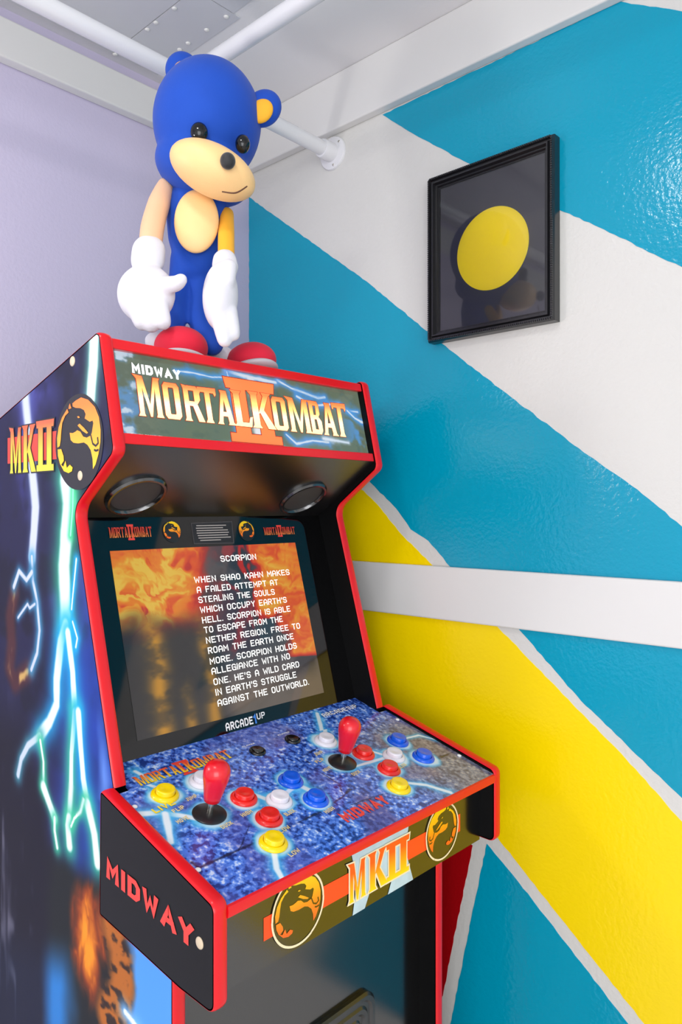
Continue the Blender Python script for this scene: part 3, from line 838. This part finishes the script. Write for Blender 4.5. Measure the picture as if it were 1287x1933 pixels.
gold_ = np.clip(np.exp(-((a_ - .13 - .05 * (w1 - .5)) / .045) ** 2) + .9 * np.exp(-((a_ - .37 - .06 * (w1 - .5)) / .035) ** 2) + .8 * np.exp(-((a_ - .25) / .03) ** 2) * smooth01(.30, .12, b_), 0, 1)
sc_ = mixc(sc_, (214, 150, 30), dk * gold_ * (.35 + .65 * smooth01(.35, .6, fbm(a_ * 9, b_ * 12, 78))))
sc_ = mixc(sc_, (128, 110, 94), smooth01(.24, .08, b_) * smooth01(.38, .5, a_) * .85)
M_screen = mat_print('lit_screen', .06, ior=1.5, emit=.74, base=0)
sP = np.stack([su, scy(sv), sv], -1) + np.array(nsc * .0004) - np.array(CL)
scr = art_grid('screen', sP, sc_, M_screen, cab)
scr['label'] = 'lit screen with white text over orange flames'
mb = CB()
LN = [('SCORPION', .695, .7645, -.0795), ('WHEN SHAO KAHN MAKES', .642, .828, -.107), ('A FAILED ATTEMPT AT', .6435, .7995, -.121), ('STEALING THE SOULS', .6435, .789, -.135),
      ("WHICH OCCUPY EARTH'S", .6435, .811, -.149), ('HELL. SCORPION IS ABLE', .644, .815, -.1632), ('TO ESCAPE FROM THE', .6445, .795, -.1768), ('NETHER REGION. FREE TO', .645, .829, -.191),
      ('ROAM THE EARTH ONCE', .6455, .811, -.205), ('MORE. SCORPION HOLDS', .6455, .814, -.2195), ('ALLEGIANCE WITH NO', .6455, .796, -.233), ("ONE. HE'S A WILD CARD", .646, .812, -.2474),
      ("IN EARTH'S STRUGGLE", .6465, .802, -.2614), ('AGAINST THE OUTWORLD.', .647, .825, -.2758)]
for tx, x0, x1, z in LN:
    line(mb, tx, x0, x1, E + z, .0087, lambda u, v: fsc(u, v, .0006), 1.0)
mb.build('screen_text', mat_emit('lit_white_text', (246, 246, 240), 1.0), scr)
# printed header of the bezel
M_logo = mat_ramp('dim_red_gold_ink', [(0, (226, 130, 60)), (.6, (200, 64, 40)), (1, (206, 50, 36))])
def logo(par, x0, x1, z0, z1, f, m, name='bezel_logo'):
    wds = [DISPLAY[c][0] for c in 'MORTALKOMBAT']; L = sum(wds) + .06 * 11; k = (x1 - x0) / L
    rows = []; x = x0
    for c, w in zip('MORTALKOMBAT', wds):
        rows.append((c, x, x + w * k, z0, z1)); x += (w + .06) * k
    mid_ = (rows[5][2] + rows[6][1]) / 2; q = (x1 - x0) * .07; e = (z1 - z0) * .28
    mb = CB(); 
    for p in two(): put(mb, [[(mid_ + (u - .5) * 2 * q, z0 - e + v * (z1 - z0 + 2 * e)) for u, v in p]], lambda u, v: f(u, v, .0001), .8)
    mb.build(name + '_numeral', M_red_ink, par)
    letters(rows, f, m, name, par)
logo(bz, .5190, .5845, E - .0392, E - .0255, fsc, M_logo)
logo(bz, .7905, .8580, E - .0425, E - .0305, fsc, M_logo)
medallion(bz, .6180, E - .0328, .0152, fsc, M_dragon2, 1, None)
medallion(bz, .7550, E - .0345, .0156, fsc, M_dragon2, -1, None)
put(CB(), [[(.6520, E - .052), (.7265, E - .0535), (.7300, E - .0195), (.6525, E - .0210)]], lambda u, v: fsc(u, v, .0001), 0).build('placard', mat('placard_print', (72, 66, 66), .4), bz)
put(CB(), [[(.6535, E - .0505), (.7250, E - .052), (.7283, E - .0210), (.6540, E - .0225)]], lambda u, v: fsc(u, v, .0003), 0).build('placard_ground', mat('placard_ground_print', (34, 31, 33), .4), bz)
mb = CB()
for k in range(7):
    xx = [.6615, .660, .6605, .6600, .6610, .6615, .664][k]; ww = [.055, .05, .058, .0595, .056, .06, .038][k]
    put(mb, [[(xx, E - .0262 - .0036 * k), (xx + ww, E - .0262 - .0036 * k), (xx + ww, E - .0248 - .0036 * k), (xx, E - .0248 - .0036 * k)]], lambda u, v: fsc(u, v, .0005), 0)
mb.build('placard_text', mat('placard_ink', (176, 166, 160), .4), bz)
au = [(0.6539,0.952),(0.7033,0.9534),(0.7063,0.9536),(0.7145,0.9541),(0.7154,0.9539),(0.73,0.9548)]
za = E - .3098
line(CB(), 'ARCADE', au[0][0], au[1][0], za, .0105, lambda u, v: fsc(u, v, .0005), 1.5).build('maker_lettering', M_white_ink, bz)
line(CB(), '1', au[1][0] + .0015, au[1][0] + .0065, za - .0005, .0128, lambda u, v: fsc(u, v, .0005), 1.9).build('maker_numeral', M_blue_ink, bz)
line(CB(), 'UP', au[1][0] + .008, au[1][0] + .0235, za + .004, .0085, lambda u, v: fsc(u, v, .0005), 1.2).build('maker_lettering', M_white_ink, bz)

# ------------------------------------------------------------------ control deck
dkz = lambda y: E - .3255 + .274 * (y - .7764)
ndk = Vector((0, -.274, 1)).normalized()
fdk = lambda u, v, h=0: tuple(Vector((u, v, dkz(v))) + ndk * (.0003 + h))
dout = [(.7764, E - .321), (.5690, E - .3775), (.5690, E - .4790), (.625, E - .4775), (.7786, E - .4610)]
dpath = fillet(dout, [.003, .009, .009, .02, .004], closed=True)
dl = CB().prism(dpath, XL - T, XL).build('deck_side', M_deckside, cab)
dr = CB().prism(dpath, XR, XR + T).build('deck_side', M_blackmatt, cab)
for xc in (XL - T / 2, XR + T / 2):
    molding(CB(), dpath, xc, T, -1, closed=True).build('edge_trim', M_tmold, cab, smooth=True, angle=50)
# lettering on the outside of the left deck side
md = [(0.7647,0.842),(0.6069,0.8314),(0.7612,0.8669),(0.5965,0.8561)]
fdl = lambda u, v: (XL - T - .0005, u, v)
polys, L = sans('MIDW@Y', 2.0)
y0_, y1_ = .7630, .6000; zz0, zz1 = E - .4135, E - .4300
put(CB(), [[(y0_ + (y1_ - y0_) * u / L, zz0 + (zz1 - zz0) * u / L + v * .0225) for u, v in q] for q in polys], fdl, 0).build('maker_lettering', M_red_ink, dl)
p = [(0.5906,0.8404)][0]
CB().lathe([(.0001, .0016), (.0045, .0014), (.0058, .0006), (.006, 0)], (XL - T, p[0], p[1]), (-1, 0, 0), 20).build('screw_cap', M_screw, dl, smooth=True)

# deck board with printed top
gu, gv = np.meshgrid(np.linspace(XL, XR, 760), np.linspace(.5700, .8235, 400))
n1 = fbm(gu * 30, gv * 30, 51); n2 = fbm(gu * 230, gv * 230, 52, 3); n3 = fbm(gu * 11, gv * 11, 53)
dc = np.zeros(gu.shape + (3,)) + np.array([72, 120, 222.])
dc = mixc(dc, (26, 52, 130), smooth01(.48, .30, n2))
dc = mixc(dc, (132, 172, 246), smooth01(.54, .68, n2) * .95)
dc = mixc(dc, (216, 228, 252), smooth01(.68, .78, n2))
dc = mixc(dc, (96, 92, 176), smooth01(.50, .68, n3) * .5)
dc = mixc(dc, (92, 62, 118), smooth01(.56, .70, fbm(gu * 14, gv * 9, 57)) * smooth01(.58, .66, gu) * .6)
stone = smooth01(.74, .90, gu + .06 * (n3 - .5)) * smooth01(.77, .70, gv)  # grey towards the right: the wall's reflection on the deck, put into the print
dc = mixc(dc, np.stack([132 + 60 * (n2 - .5), 126 + 60 * (n2 - .5), 132 + 50 * (n2 - .5)], -1), stone * .85) if False else dc * (1 - .8 * stone[..., None]) + .8 * stone[..., None] * np.stack([134 + 110 * (n2 - .5), 128 + 110 * (n2 - .5), 132 + 100 * (n2 - .5)], -1)
def crack(line, w=.0028):
    global dc
    d, t = dist_line(gu, gv, line)
    d = d + .008 * (n1 - .45) + .002 * (n2 - .5)
    dc = mixc(dc, (22, 24, 56), smooth01(w * 1.3, w * .3, d) * .8 * smooth01(.25, .5, n1))
crack([(0.4602,0.6352),(0.462,0.6251),(0.5321,0.6263),(0.59,0.6281),(0.6396,0.6299),(0.6945,0.6389),(0.7136,0.6454)])
crack([(0.6945,0.6389),(0.7097,0.6604),(0.7063,0.6957),(0.7116,0.7354)], .0018)
crack([(0.5502,0.6512),(0.5263,0.6336),(0.5134,0.6252)], .0018)
crack([(0.7069,0.7305),(0.7483,0.737),(0.795,0.7397),(0.8466,0.7336)], .0018)
crack([(0.8446,0.6334),(0.8997,0.6363),(0.9482,0.6366)], .0022)
crack([(0.6875,0.6218),(0.7433,0.617),(0.7921,0.6072)], .0016)
def dglow(cx, cy, r0, r1, k=.95):
    global dc
    d = np.hypot(gu - cx, gv - cy) * (1 + .55 * (n1 - .5))
    dc = mixc(dc, (70, 186, 240), smooth01(r1, r0, d) * k)
    dc = mixc(dc, (226, 244, 252), smooth01((r0 + r1) / 2, r0 * .9, d) * k)
def dbolt(line, core, halo):
    global dc
    d, t = dist_line(gu, gv, line)
    d = d * (1 + .9 * (n1 - .5))
    dc = mixc(dc, (70, 186, 240), np.exp(-(d / halo) ** 2) * .9)
    dc = mixc(dc, (230, 244, 252), smooth01(core * 1.4, core * .5, d))
BT = [(.500, .743, 'yellow'), (.555, .745, 'white'), (.578, .694, 'red'), (.613, .670, 'white'), (.655, .694, 'blue'), (.656, .650, 'blue'), (.579, .650, 'red'), (.554, .615, 'yellow'),
      (.771, .744, 'white'), (.797, .695, 'red'), (.834, .670, 'white'), (.875, .695, 'blue'), (.875, .648, 'blue'), (.800, .651, 'red'), (.777, .616, 'yellow')]
for x, y, c in BT:
    dglow(x, y, .018, .027)
for x, y in ((.524, .690), (.752, .694)):
    dglow(x, y, .021, .030, .85)
dbolt([(0.4504,0.7294),(0.4766,0.7195),(0.4964,0.7022),(0.5065,0.6913)], .0042, .011)
dbolt([(0.4816,0.7146),(0.4696,0.6907),(0.4593,0.6716)], .004, .010)
dbolt([(0.555,0.6173),(0.5303,0.5831),(0.5241,0.5651)], .0035, .009)
dbolt([(0.4822,0.7996),(0.4884,0.7794),(0.5021,0.758)], .003, .010)
dbolt([(0.8308,0.8113),(0.8037,0.7782),(0.7879,0.7607)], .003, .008)
dbolt([(0.7991,0.6171),(0.8193,0.6012),(0.8357,0.5738)], .0032, .008)
dbolt([(0.8897,0.697),(0.9238,0.6928),(0.9393,0.6721)], .0025, .007)
dbolt([(0.8147,0.696),(0.8293,0.6737),(0.7517,0.6799)], .003, .010)
dbolt([(0.5954,0.6948),(0.6078,0.6703),(0.6588,0.6867),(0.6672,0.6571)], .004, .012)
keep = gu
dP = np.stack([gu, gv, dkz(gv)], -1)
dP[..., 0] = np.where(gv > .7700, IL + (gu - XL) / (XR - XL) * (IR - IL), gu)
low_ = [(XL, .5700), (XR, .5700), (XR, .7700), (XL, .7700)]
lv = [tuple(Vector((x, y, dkz(y) - .0125)) - CL) for x, y in low_] + [tuple(Vector((x, y, dkz(y) - .0002)) - CL) for x, y in low_]
M_deck = mat_print('deck_art_vinyl', .25, coat=.3)
deck = art_grid('control_deck', dP - np.array(CL), dc, M_deck, cab, (lv, [(3, 2, 1, 0), (0, 1, 5, 4), (1, 2, 6, 5), (2, 3, 7, 6), (3, 0, 4, 7)], (10, 10, 12)))
deck['label'] = 'sloping blue stone-printed control deck'
CB().prism([(.5702, dkz(.570)), (.5672, dkz(.570) - .001), (.5664, dkz(.570) - .006), (.5672, dkz(.570) - .0115), (.5702, dkz(.570) - .0128)], XL, XR).build('deck_front_trim', M_tmold, cab, smooth=True, angle=30)

# words printed on the deck
Lr = [(0.4884,0.7794),(0.6238,0.7837)]
def dk_rows(rows, m, name, dark=None):
    return letters(rows, lambda u, v, h: fdk(u, v, h), m, name, deck, dark, .0008)
logo(deck, .4850, .6250, .7705, .7890, lambda u, v, h: fdk(u, v, h + .0002), M_mk, 'deck_logo')
def dtext(text, x0, x1, y, h, m, name, w=1.5, rot=0.0):
    polys, L = sans(text, w); k = (x1 - x0) / L
    c, s = math.cos(rot), math.sin(rot)
    return put(CB(), [[(x0 + u * k * c - v * h * s, y + u * k * s + v * h * c) for u, v in q] for q in polys], lambda u, v: fdk(u, v, .0004), 0).build(name, m, deck)
dtext('MIDW@Y', .6580, .7400, .5985, .0175, M_red_ink, 'maker_lettering', 2.0)
dtext('ARCADE1UP', .8230, .9010, .7960, .0100, M_white_ink, 'maker_lettering', 1.5)
dtext('LIVE', .4720, .5020, .7190, .0085, mat('yellow_ink', (250, 220, 40), .4), 'button_caption', 1.6, .12)
for t_, x, y in (('JUMP', .516, .7205), ('FLIP', .4905, .7100), ('MOVE', .4835, .6920), ('DUCK', .5210, .6610), ('HIGH', .5545, .6665), ('BLOCK', .6010, .6430), ('LOW', .5740, .6230), ('HIGH', .6480, .6230),
                 ('JUMP', .7300, .7220), ('FLIP', .7180, .7080), ('MOVE', .7120, .6880), ('DUCK', .7420, .6630), ('LOW', .7850, .6240), ('BLOCK', .8180, .6440), ('LOW', .5560, .5880)):
    dtext(t_, x, x + .0165, y, .0062, M_gold_ink, 'button_caption', 1.6, .1)
for x, y in ((.6510, .7835), (.7180, .7855)):
    dtext('PLAYER', x, x + .022, y, .0028, M_white_ink, 'button_caption', 1.3)
for x, y in [(0.4558,0.7404),(0.4569,0.6227),(0.9312,0.7402),(0.9422,0.625)]:
    CB().lathe([(.0001, .0018), (.002, .0016), (.0032, .0008), (.0034, 0)], fdk(min(max(x, .4585), .9330), y), ndk, 16).build('screw', M_white_ink, deck, smooth=True)

# buttons: ring with a plunger; sub-parts of their own
prof_ring = [(.0165, 0), (.0165, .0018), (.0157, .0030), (.0140, .0040), (.0122, .0042), (.0116, .0035), (.0116, .0005)]
prof_pl = [(.0113, .0005), (.0113, .0086), (.0108, .0094), (.0098, .0097), (.005, .0090), (.0001, .0087)]
for x, y, c in BT:
    o = fdk(x, y)
    b_o = CB().lathe(prof_ring, o, ndk, 40, cap=False).build('button', BTN[c], cab, smooth=True, angle=50)
    b_o['label'] = c + ' push button'
    CB().lathe(prof_pl, o, ndk, 40, cap=False).build('plunger', BTN[c], b_o, smooth=True, angle=50)
for x, y in ((.663, .7675), (.729, .7685)):
    o = fdk(x, y)
    b_o = CB().lathe([(.0115, 0), (.0115, .0015), (.0105, .0028), (.0088, .0030), (.0080, .0018), (.0080, .0003)], o, ndk, 32, cap=False).build('button', BTN['black'], cab, smooth=True, angle=50)
    b_o['label'] = 'small black start button'
    CB().lathe([(.0078, .0003), (.0078, .0036), (.0072, .0042), (.0035, .0038), (.0001, .0036)], o, ndk, 32, cap=False).build('plunger', BTN['black'], b_o, smooth=True, angle=50)
# joysticks
for x, y in ((.524, .690), (.752, .694)):
    o = fdk(x, y)
    j = CB().lathe([(.0200, .0002), (.0200, .0012), (.0192, .0018), (.006, .0026), (.0001, .0026)], o, ndk, 48, cap=False).build('joystick', M_washer, cab, smooth=True, angle=50)
    j['label'] = 'joystick with a red bat-shaped handle'
    CB().lathe([(.0038, .0015), (.0038, .024)], o, ndk, 20).build('shaft', M_chrome, j, smooth=True, angle=50)
    hp = [(r_ * 1.08, .0175 + (h_ - .0195) * .90) for r_, h_ in [(.0001, .0195), (.0078, .0195), (.0088, .0205), (.0098, .028), (.0118, .041), (.0139, .052), (.0144, .058), (.0139, .0635), (.0120, .0685), (.0088, .0720), (.0045, .0736), (.0001, .0740)]]
    CB().lathe(hp, o, ndk, 40, cap=False).build('handle', M_joyred, j, smooth=True)

# front panel of the deck
fp = CB().box((XL, .593, E - .483), (XR, .603, dkz(.593) - .0115)).build('front_panel', M_black, cab)
slab([(.603, E - .483), (.603, E - .475), (.70, E - .475), (.70, E - .483)], 'deck_underside', M_blackmatt, None, XL, XR)
ffp = lambda u, v, h=0: (u, .593 - .0004 - h, v)
q = [(0.5205,0.8317),(0.5205,0.8056),(0.8872,0.8305),(0.8872,0.8066)]
put(CB(), [[(q[0][0], E - .4545), (q[2][0], E - .4545), (q[2][0], E - .4300), (q[0][0], E - .4300)]], lambda u, v: ffp(u, v), 0).build('red_bar_print', M_orange_ink, fp)
put(CB(), [[(.660, E - .483), (.682, E - .483), (.700, E - .452), (.735, E - .465), (.726, E - .483), (.778, E - .483), (.762, E - .440), (.7700, E - .4020), (.6560, E - .4020), (.668, E - .445)]], lambda u, v: ffp(u, v, .0002), 0).build('lightning_print', mat('pale_lightning_ink', (190, 214, 224), .35, vary=.2, vscale=60), fp)
medallion(fp, .5705, E - .4395, .0365, lambda u, v, h: ffp(u, v, h + .0002), M_dragon2, 1, M_cream_ink, mat('badge_ground_ink', (12, 12, 10), .16, ior=2.0))
medallion(fp, .8430, E - .4405, .0350, lambda u, v, h: ffp(u, v, h + .0002), M_dragon2, -1, M_cream_ink, mat('badge_ground_ink', (12, 12, 10), .16, ior=2.0))
mkx = [p[0] for p in [(0.6529,0.815),(0.6824,0.8149),(0.6883,0.8147),(0.7227,0.8136),(0.7248,0.8142),(0.7657,0.8156)]]
letters([('M', mkx[0], mkx[1], E - .4665, E - .4210), ('K', mkx[2], mkx[3], E - .4665, E - .4210), ('2', mkx[4], mkx[5], E - .4665, E - .4200)], lambda u, v, h: ffp(u, v, h + .0006), mat_ramp('orange_to_yellow_letter_ink', [(0, (255, 222, 0)), (.35, (255, 176, 0)), (.75, (255, 96, 8))]), 'lettering', fp, M_cream_ink, .0022)

# lower front with the coin door
lf = CB().box((IL, .690, .06), (IR, .702, E - .42)).build('lower_front_panel', M_black, cab)
slab([(.675, 0), (.675, .06), (.700, .06), (.700, 0)], 'kick_plate', M_blackmatt)
def rrect(cx, cz, hx, hz, r, n=10):
    o = []
    for sx_, sz_, a0_ in ((1, 1, 0), (-1, 1, 90), (-1, -1, 180), (1, -1, 270)):
        for k in range(n + 1):
            a = math.radians(a0_ + 90 * k / n)
            o.append((cx + sx_ * (hx - r) + r * math.cos(a), cz + sz_ * (hz - r) + r * math.sin(a)))
    return o
ccx, ccz = .6956, E - .675 - .16
secs = [(0, 0), (0, .006), (.003, .0095), (.008, .0095), (.011, .006), (.015, .006), (.018, .009), (.023, .009), (.026, .0055), (.030, .0055), (.032, .007), (.036, .007), (.039, .004)]
mb = CB(); loops = []
for i, d_ in secs:
    loops.append([(x, .690 - d_, z) for x, z in rrect(ccx, ccz, .113 - i, .16 - i, max(.022 - i * .35, .006))])
N = len(loops[0]); v = [p for l in loops for p in l]
f = [(i*N+k, i*N+(k+1)%N, (i+1)*N+(k+1)%N, (i+1)*N+k) for i in range(len(loops)-1) for k in range(N)] + [tuple((len(loops)-1)*N + k for k in range(N))]
cd = mb.add(v, f).build('coin_door', mat('coin_door_plastic', (20, 21, 22), .3, ior=1.8), cab, smooth=True, angle=25)
for sx_ in (-1, 1):
    CB().prism(rrect(ccx + sx_ * .038, ccz + .02, .024, .045, .006), .678, .6865, 'Y').build('coin_slot', mat('coin_slot_plastic', (120, 14, 18), .3), cd, bevel=.002)

# ------------------------------------------------------------------ plush toy on the cabinet
RT = math.atan2(-1306.5 * 0 - 1523.5 * 0 - .734, .679)
pl = thing('plush_toy', 'tall blue plush animal with tan muzzle and red shoes standing on the cabinet', 'plush toy', (.6667, .8843, E + .195), math.atan2(-.734, .679))
def fabric(name, rgb, rough=.8, sheen=.08):
    return mat(name, rgb, rough, sheen=sheen, bump=.12, bscale=700, vary=.06, vscale=30)
F_blue = fabric('blue_plush_fabric', (0, 70, 178))
F_tan = fabric('tan_satin_fabric', (250, 204, 140), .5)
F_gold = fabric('golden_plush_fabric', (244, 176, 40))
F_arm = fabric('tan_plush_fabric', (238, 190, 150))
F_white = fabric('white_plush_fabric', (224, 222, 229))
F_red = fabric('red_plush_fabric', (222, 24, 56))
F_sole = fabric('grey_sole_fabric', (196, 190, 196))
M_eye = mat('black_eye_bead', (10, 12, 14), .08)
def ell(c, r, roll=0.0, yaw=0.0, pitch=0.0, n=(40, 24), f=None):
    """ellipsoid; f bends the unit sphere point before scaling"""
    Mx = Matrix.Rotation(yaw, 3, 'Z') @ Matrix.Rotation(roll, 3, 'Y') @ Matrix.Rotation(pitch, 3, 'X')
    v, fc = [], []
    nu, nv = n
    for j in range(nv + 1):
        t = math.pi * j / nv
        for i in range(nu):
            a = 2 * math.pi * i / nu
            p = Vector((math.sin(t) * math.cos(a), math.sin(t) * math.sin(a), math.cos(t)))
            if f: p = Vector(f(p))
            v.append(Vector(c) + Mx @ Vector((p.x * r[0], p.y * r[1], p.z * r[2])))
    for j in range(nv):
        for i in range(nu):
            fc.append((j*nu+i, j*nu+(i+1)%nu, (j+1)*nu+(i+1)%nu, (j+1)*nu+i))
    return v, fc
def blob(name, m, parts, par=pl, vox=.0035, smooth_it=6):
    """several overlapping ellipsoids / tubes fused into one soft skin"""
    mb = MB()
    for v, f in parts: mb.add(v, f)
    o = mb.build(name, m, par, smooth=True)
    r = o.modifiers.new('remesh', 'REMESH'); r.mode = 'VOXEL'; r.voxel_size = vox; r.use_smooth_shade = True
    s = o.modifiers.new('smooth', 'SMOOTH'); s.factor = .5; s.iterations = smooth_it
    return o
def soft(name, m, v, f, par=pl):
    return MB().add(v, f).build(name, m, par, smooth=True)
def limb(path, radii, seg=24, flat=1.0):
    P = [Vector(p) for p in path]
    v, f = [], []
    # resample smoothly
    pp, rr = [], []
    for i in range(len(P) - 1):
        p0 = P[max(i-1, 0)]; p1 = P[i]; p2 = P[i+1]; p3 = P[min(i+2, len(P)-1)]
        for k in range(6):
            t = k / 6
            pp.append(.5 * ((2*p1) + (p2-p0)*t + (2*p0-5*p1+4*p2-p3)*t*t + (3*p1-p0-3*p2+p3)*t**3)); rr.append(radii[i] + (radii[i+1]-radii[i]) * t)
    pp.append(P[-1]); rr.append(radii[-1])
    # round both ends
    def cap(a, b, r):
        d = (a - b).normalized(); return [(a + d * r * math.sin(q), r * math.cos(q)) for q in (.35, .7, 1.05, 1.35, 1.55)]
    seq = list(reversed(cap(pp[0], pp[1], rr[0]))) + list(zip(pp, rr)) + cap(pp[-1], pp[-2], rr[-1])
    n = len(seq)
    for i, (p, r) in enumerate(seq):
        d = (seq[min(i+1, n-1)][0] - seq[max(i-1, 0)][0]).normalized()
        u = d.cross(Vector((0, 1, 0))); u = u.normalized() if u.length > .1 else Vector((1, 0, 0)); w = d.cross(u).normalized()
        for k in range(seg):
            a = 2 * math.pi * k / seg
            v.append(p + u * (r * math.cos(a)) + w * (r * flat * math.sin(a)))
    for i in range(n - 1):
        for k in range(seg):
            f.append((i*seg+k, i*seg+(k+1)%seg, (i+1)*seg+(k+1)%seg, (i+1)*seg+k))
    f.append(tuple(range(seg-1, -1, -1))); f.append(tuple((n-1)*seg + k for k in range(seg)))
    return v, f
s1 = 1.09 / 1411.0
# trunk and legs in one skin
blob('body', F_blue, [
    limb([(-0.0093,0.0000,0.2801), (-0.0124,0.0000,0.2376), (-0.0139,0.0000,0.1951), (-0.0139,0.0000,0.1665)], [48*s1, 60*s1, 54*s1, 40*s1], flat=.85),
    limb([(-0.0340,0.0000,0.1681), (-0.0417,0.0000,0.1295), (-0.0426,-0.0100,0.0805), (-0.0415,-0.0150,0.0488)], [25*s1, 18*s1, 17*s1, 18*s1]),
    limb([(-0.0039,0.0000,0.1681), (-0.0127,0.0100,0.1168), (-0.0093,0.0000,0.0754), (0.0086,-0.0050,0.0434)], [27*s1, 21*s1, 21*s1, 22*s1])])
bl = soft('belly_patch', F_tan, *ell((-0.0073,-0.0380,0.2091), (40*s1, .012, 58*s1), roll=.06, yaw=.12))
# head: round, tilted, looking over to the right
hc = (0.0042,-0.0150,0.3596)
head = blob('head', F_blue, [ell(hc, (99*s1, .082, 112*s1), roll=.18), ell((-0.0011,-0.0150,0.2911), (92*s1, .07, 56*s1), roll=.3)], vox=.004)
soft('muzzle', F_tan, *ell((0.0221,-0.0750,0.2639), (78*s1, .042, 42*s1), roll=.36, yaw=.25), par=head)
soft('nose', mat('black_nose_fabric', (24, 24, 28), .6, sheen=.3, bump=.2, bscale=900), *ell((0.0486,-0.1170,0.2574), (13*s1, .009, 14*s1)), par=head)
for (x, y, w, rx, rz) in ((368, 232, .978, 27, 36), (455, 262, .985, 22, 32)):
    pass
e1 = soft('eye', M_eye, *ell((0.0066,-0.0920,0.3072), (15*s1, .010, 17*s1)), par=head)
e2 = soft('eye', M_eye, *ell((0.0624,-0.0750,0.2999), (13*s1, .010, 16*s1), yaw=.4), par=head)
mb = MB(); v, f = limb([(0.0403,-0.1080,0.2212), (0.0580,-0.1100,0.2189), (0.0717,-0.1030,0.2303)], [.0009, .0011, .0009], 10); mb.add(v, f).build('mouth_stitch', mat('brown_thread', (96, 60, 40), .7), head, smooth=True)
for (c, ci, roll) in (((-0.0316,-0.0150,0.4335), (-0.0263,-0.0330,0.4193), -.25), ((0.0842,-0.0150,0.3802), (0.0828,-0.0300,0.3684), .75)):
    er = soft('ear', F_blue, *ell(c, (32*s1, .017, 36*s1), roll=roll), par=head)
    soft('inner_ear', F_gold, *ell(ci, (20*s1, .008, 24*s1), roll=roll), par=er)
# arms with mitts
ar = soft('arm', F_arm, *limb([(-0.0567,-0.0150,0.2682), (-0.0622,-0.0300,0.2370), (-0.0675,-0.0450,0.1975), (-0.0673,-0.0600,0.1554)], [15*s1, 20*s1, 21*s1, 20*s1]))
ar['label'] = 'pale tan arm'
blob('mitt', F_white, [limb([(-0.0688,-0.0600,0.1598), (-0.0690,-0.0650,0.1450)], [30*s1, 30*s1], flat=.8), ell((-0.0685,-0.0750,0.0963), (51*s1, .024, 52*s1), roll=-.1), limb([(-0.0515,-0.0800,0.1056), (-0.0252,-0.0950,0.1040), (-0.0157,-0.1000,0.1081)], [17*s1, 14*s1, 11*s1]),
    limb([(-0.0801,-0.0800,0.0806), (-0.0716,-0.0850,0.0557)], [20*s1, 15*s1]), limb([(-0.0639,-0.0820,0.0765), (-0.0580,-0.0880,0.0521)], [18*s1, 15*s1]), limb([(-0.0488,-0.0850,0.0792), (-0.0419,-0.0900,0.0545)], [17*s1, 14*s1])], ar, .003, 4)
ar2 = soft('arm', F_gold, *limb([(0.0309,-0.0100,0.2298), (0.0332,-0.0300,0.1956), (0.0363,-0.0500,0.1514)], [13*s1, 15*s1, 15*s1]))
ar2['label'] = 'golden arm'
blob('mitt', F_white, [limb([(0.0348,-0.0550,0.1483), (0.0363,-0.0600,0.1371)], [22*s1, 24*s1], flat=.8), ell((0.0314,-0.0700,0.0942), (31*s1, .030, 60*s1), roll=.05), limb([(0.0422,-0.0750,0.0712), (0.0502,-0.0800,0.0412)], [18*s1, 13*s1]), limb([(0.0330,-0.0800,0.0627), (0.0395,-0.0850,0.0315)], [18*s1, 13*s1]), limb([(0.0444,-0.0800,0.1307), (0.0442,-0.0880,0.1104)], [15*s1, 13*s1])], ar2, .003, 4)
# socks and shoes, soles resting on the roof
for sx_, (c, cs, ck, k) in enumerate((((-0.0285,-0.0400,0.0268), (-0.0285,-0.0400,0.0074), (-0.0610,-0.0100,0.0423), .95), ((0.0601,0.0400,0.0228), (0.0601,0.0400,0.0084), (0.0128,0.0400,0.0356), 1.0))):
    wy = .8843 - .734 * cs[0] + .679 * cs[1]
    cs = (cs[0], cs[1], topz(wy) - (E + .195) + .0125)
    sh = blob('shoe', F_red, [ell((c[0], c[1], c[2] + .004), (50*s1*k, .040, 36*s1), yaw=-.3 + .5*sx_, roll=-.15, pitch=-.15), ell((c[0] - .012, c[1] + .03, c[2]), (40*s1, .035, 28*s1))], pl, .003, 4)
    sh['label'] = 'red shoe with a grey sole'
    soft('sole', F_sole, *ell(cs, (54*s1*k, .050, 14*s1), yaw=-.3 + .5*sx_, roll=-.21, pitch=-.195), par=sh)
    soft('sock', F_white, *ell(ck, (34*s1, .024, 22*s1), roll=.3), par=sh)
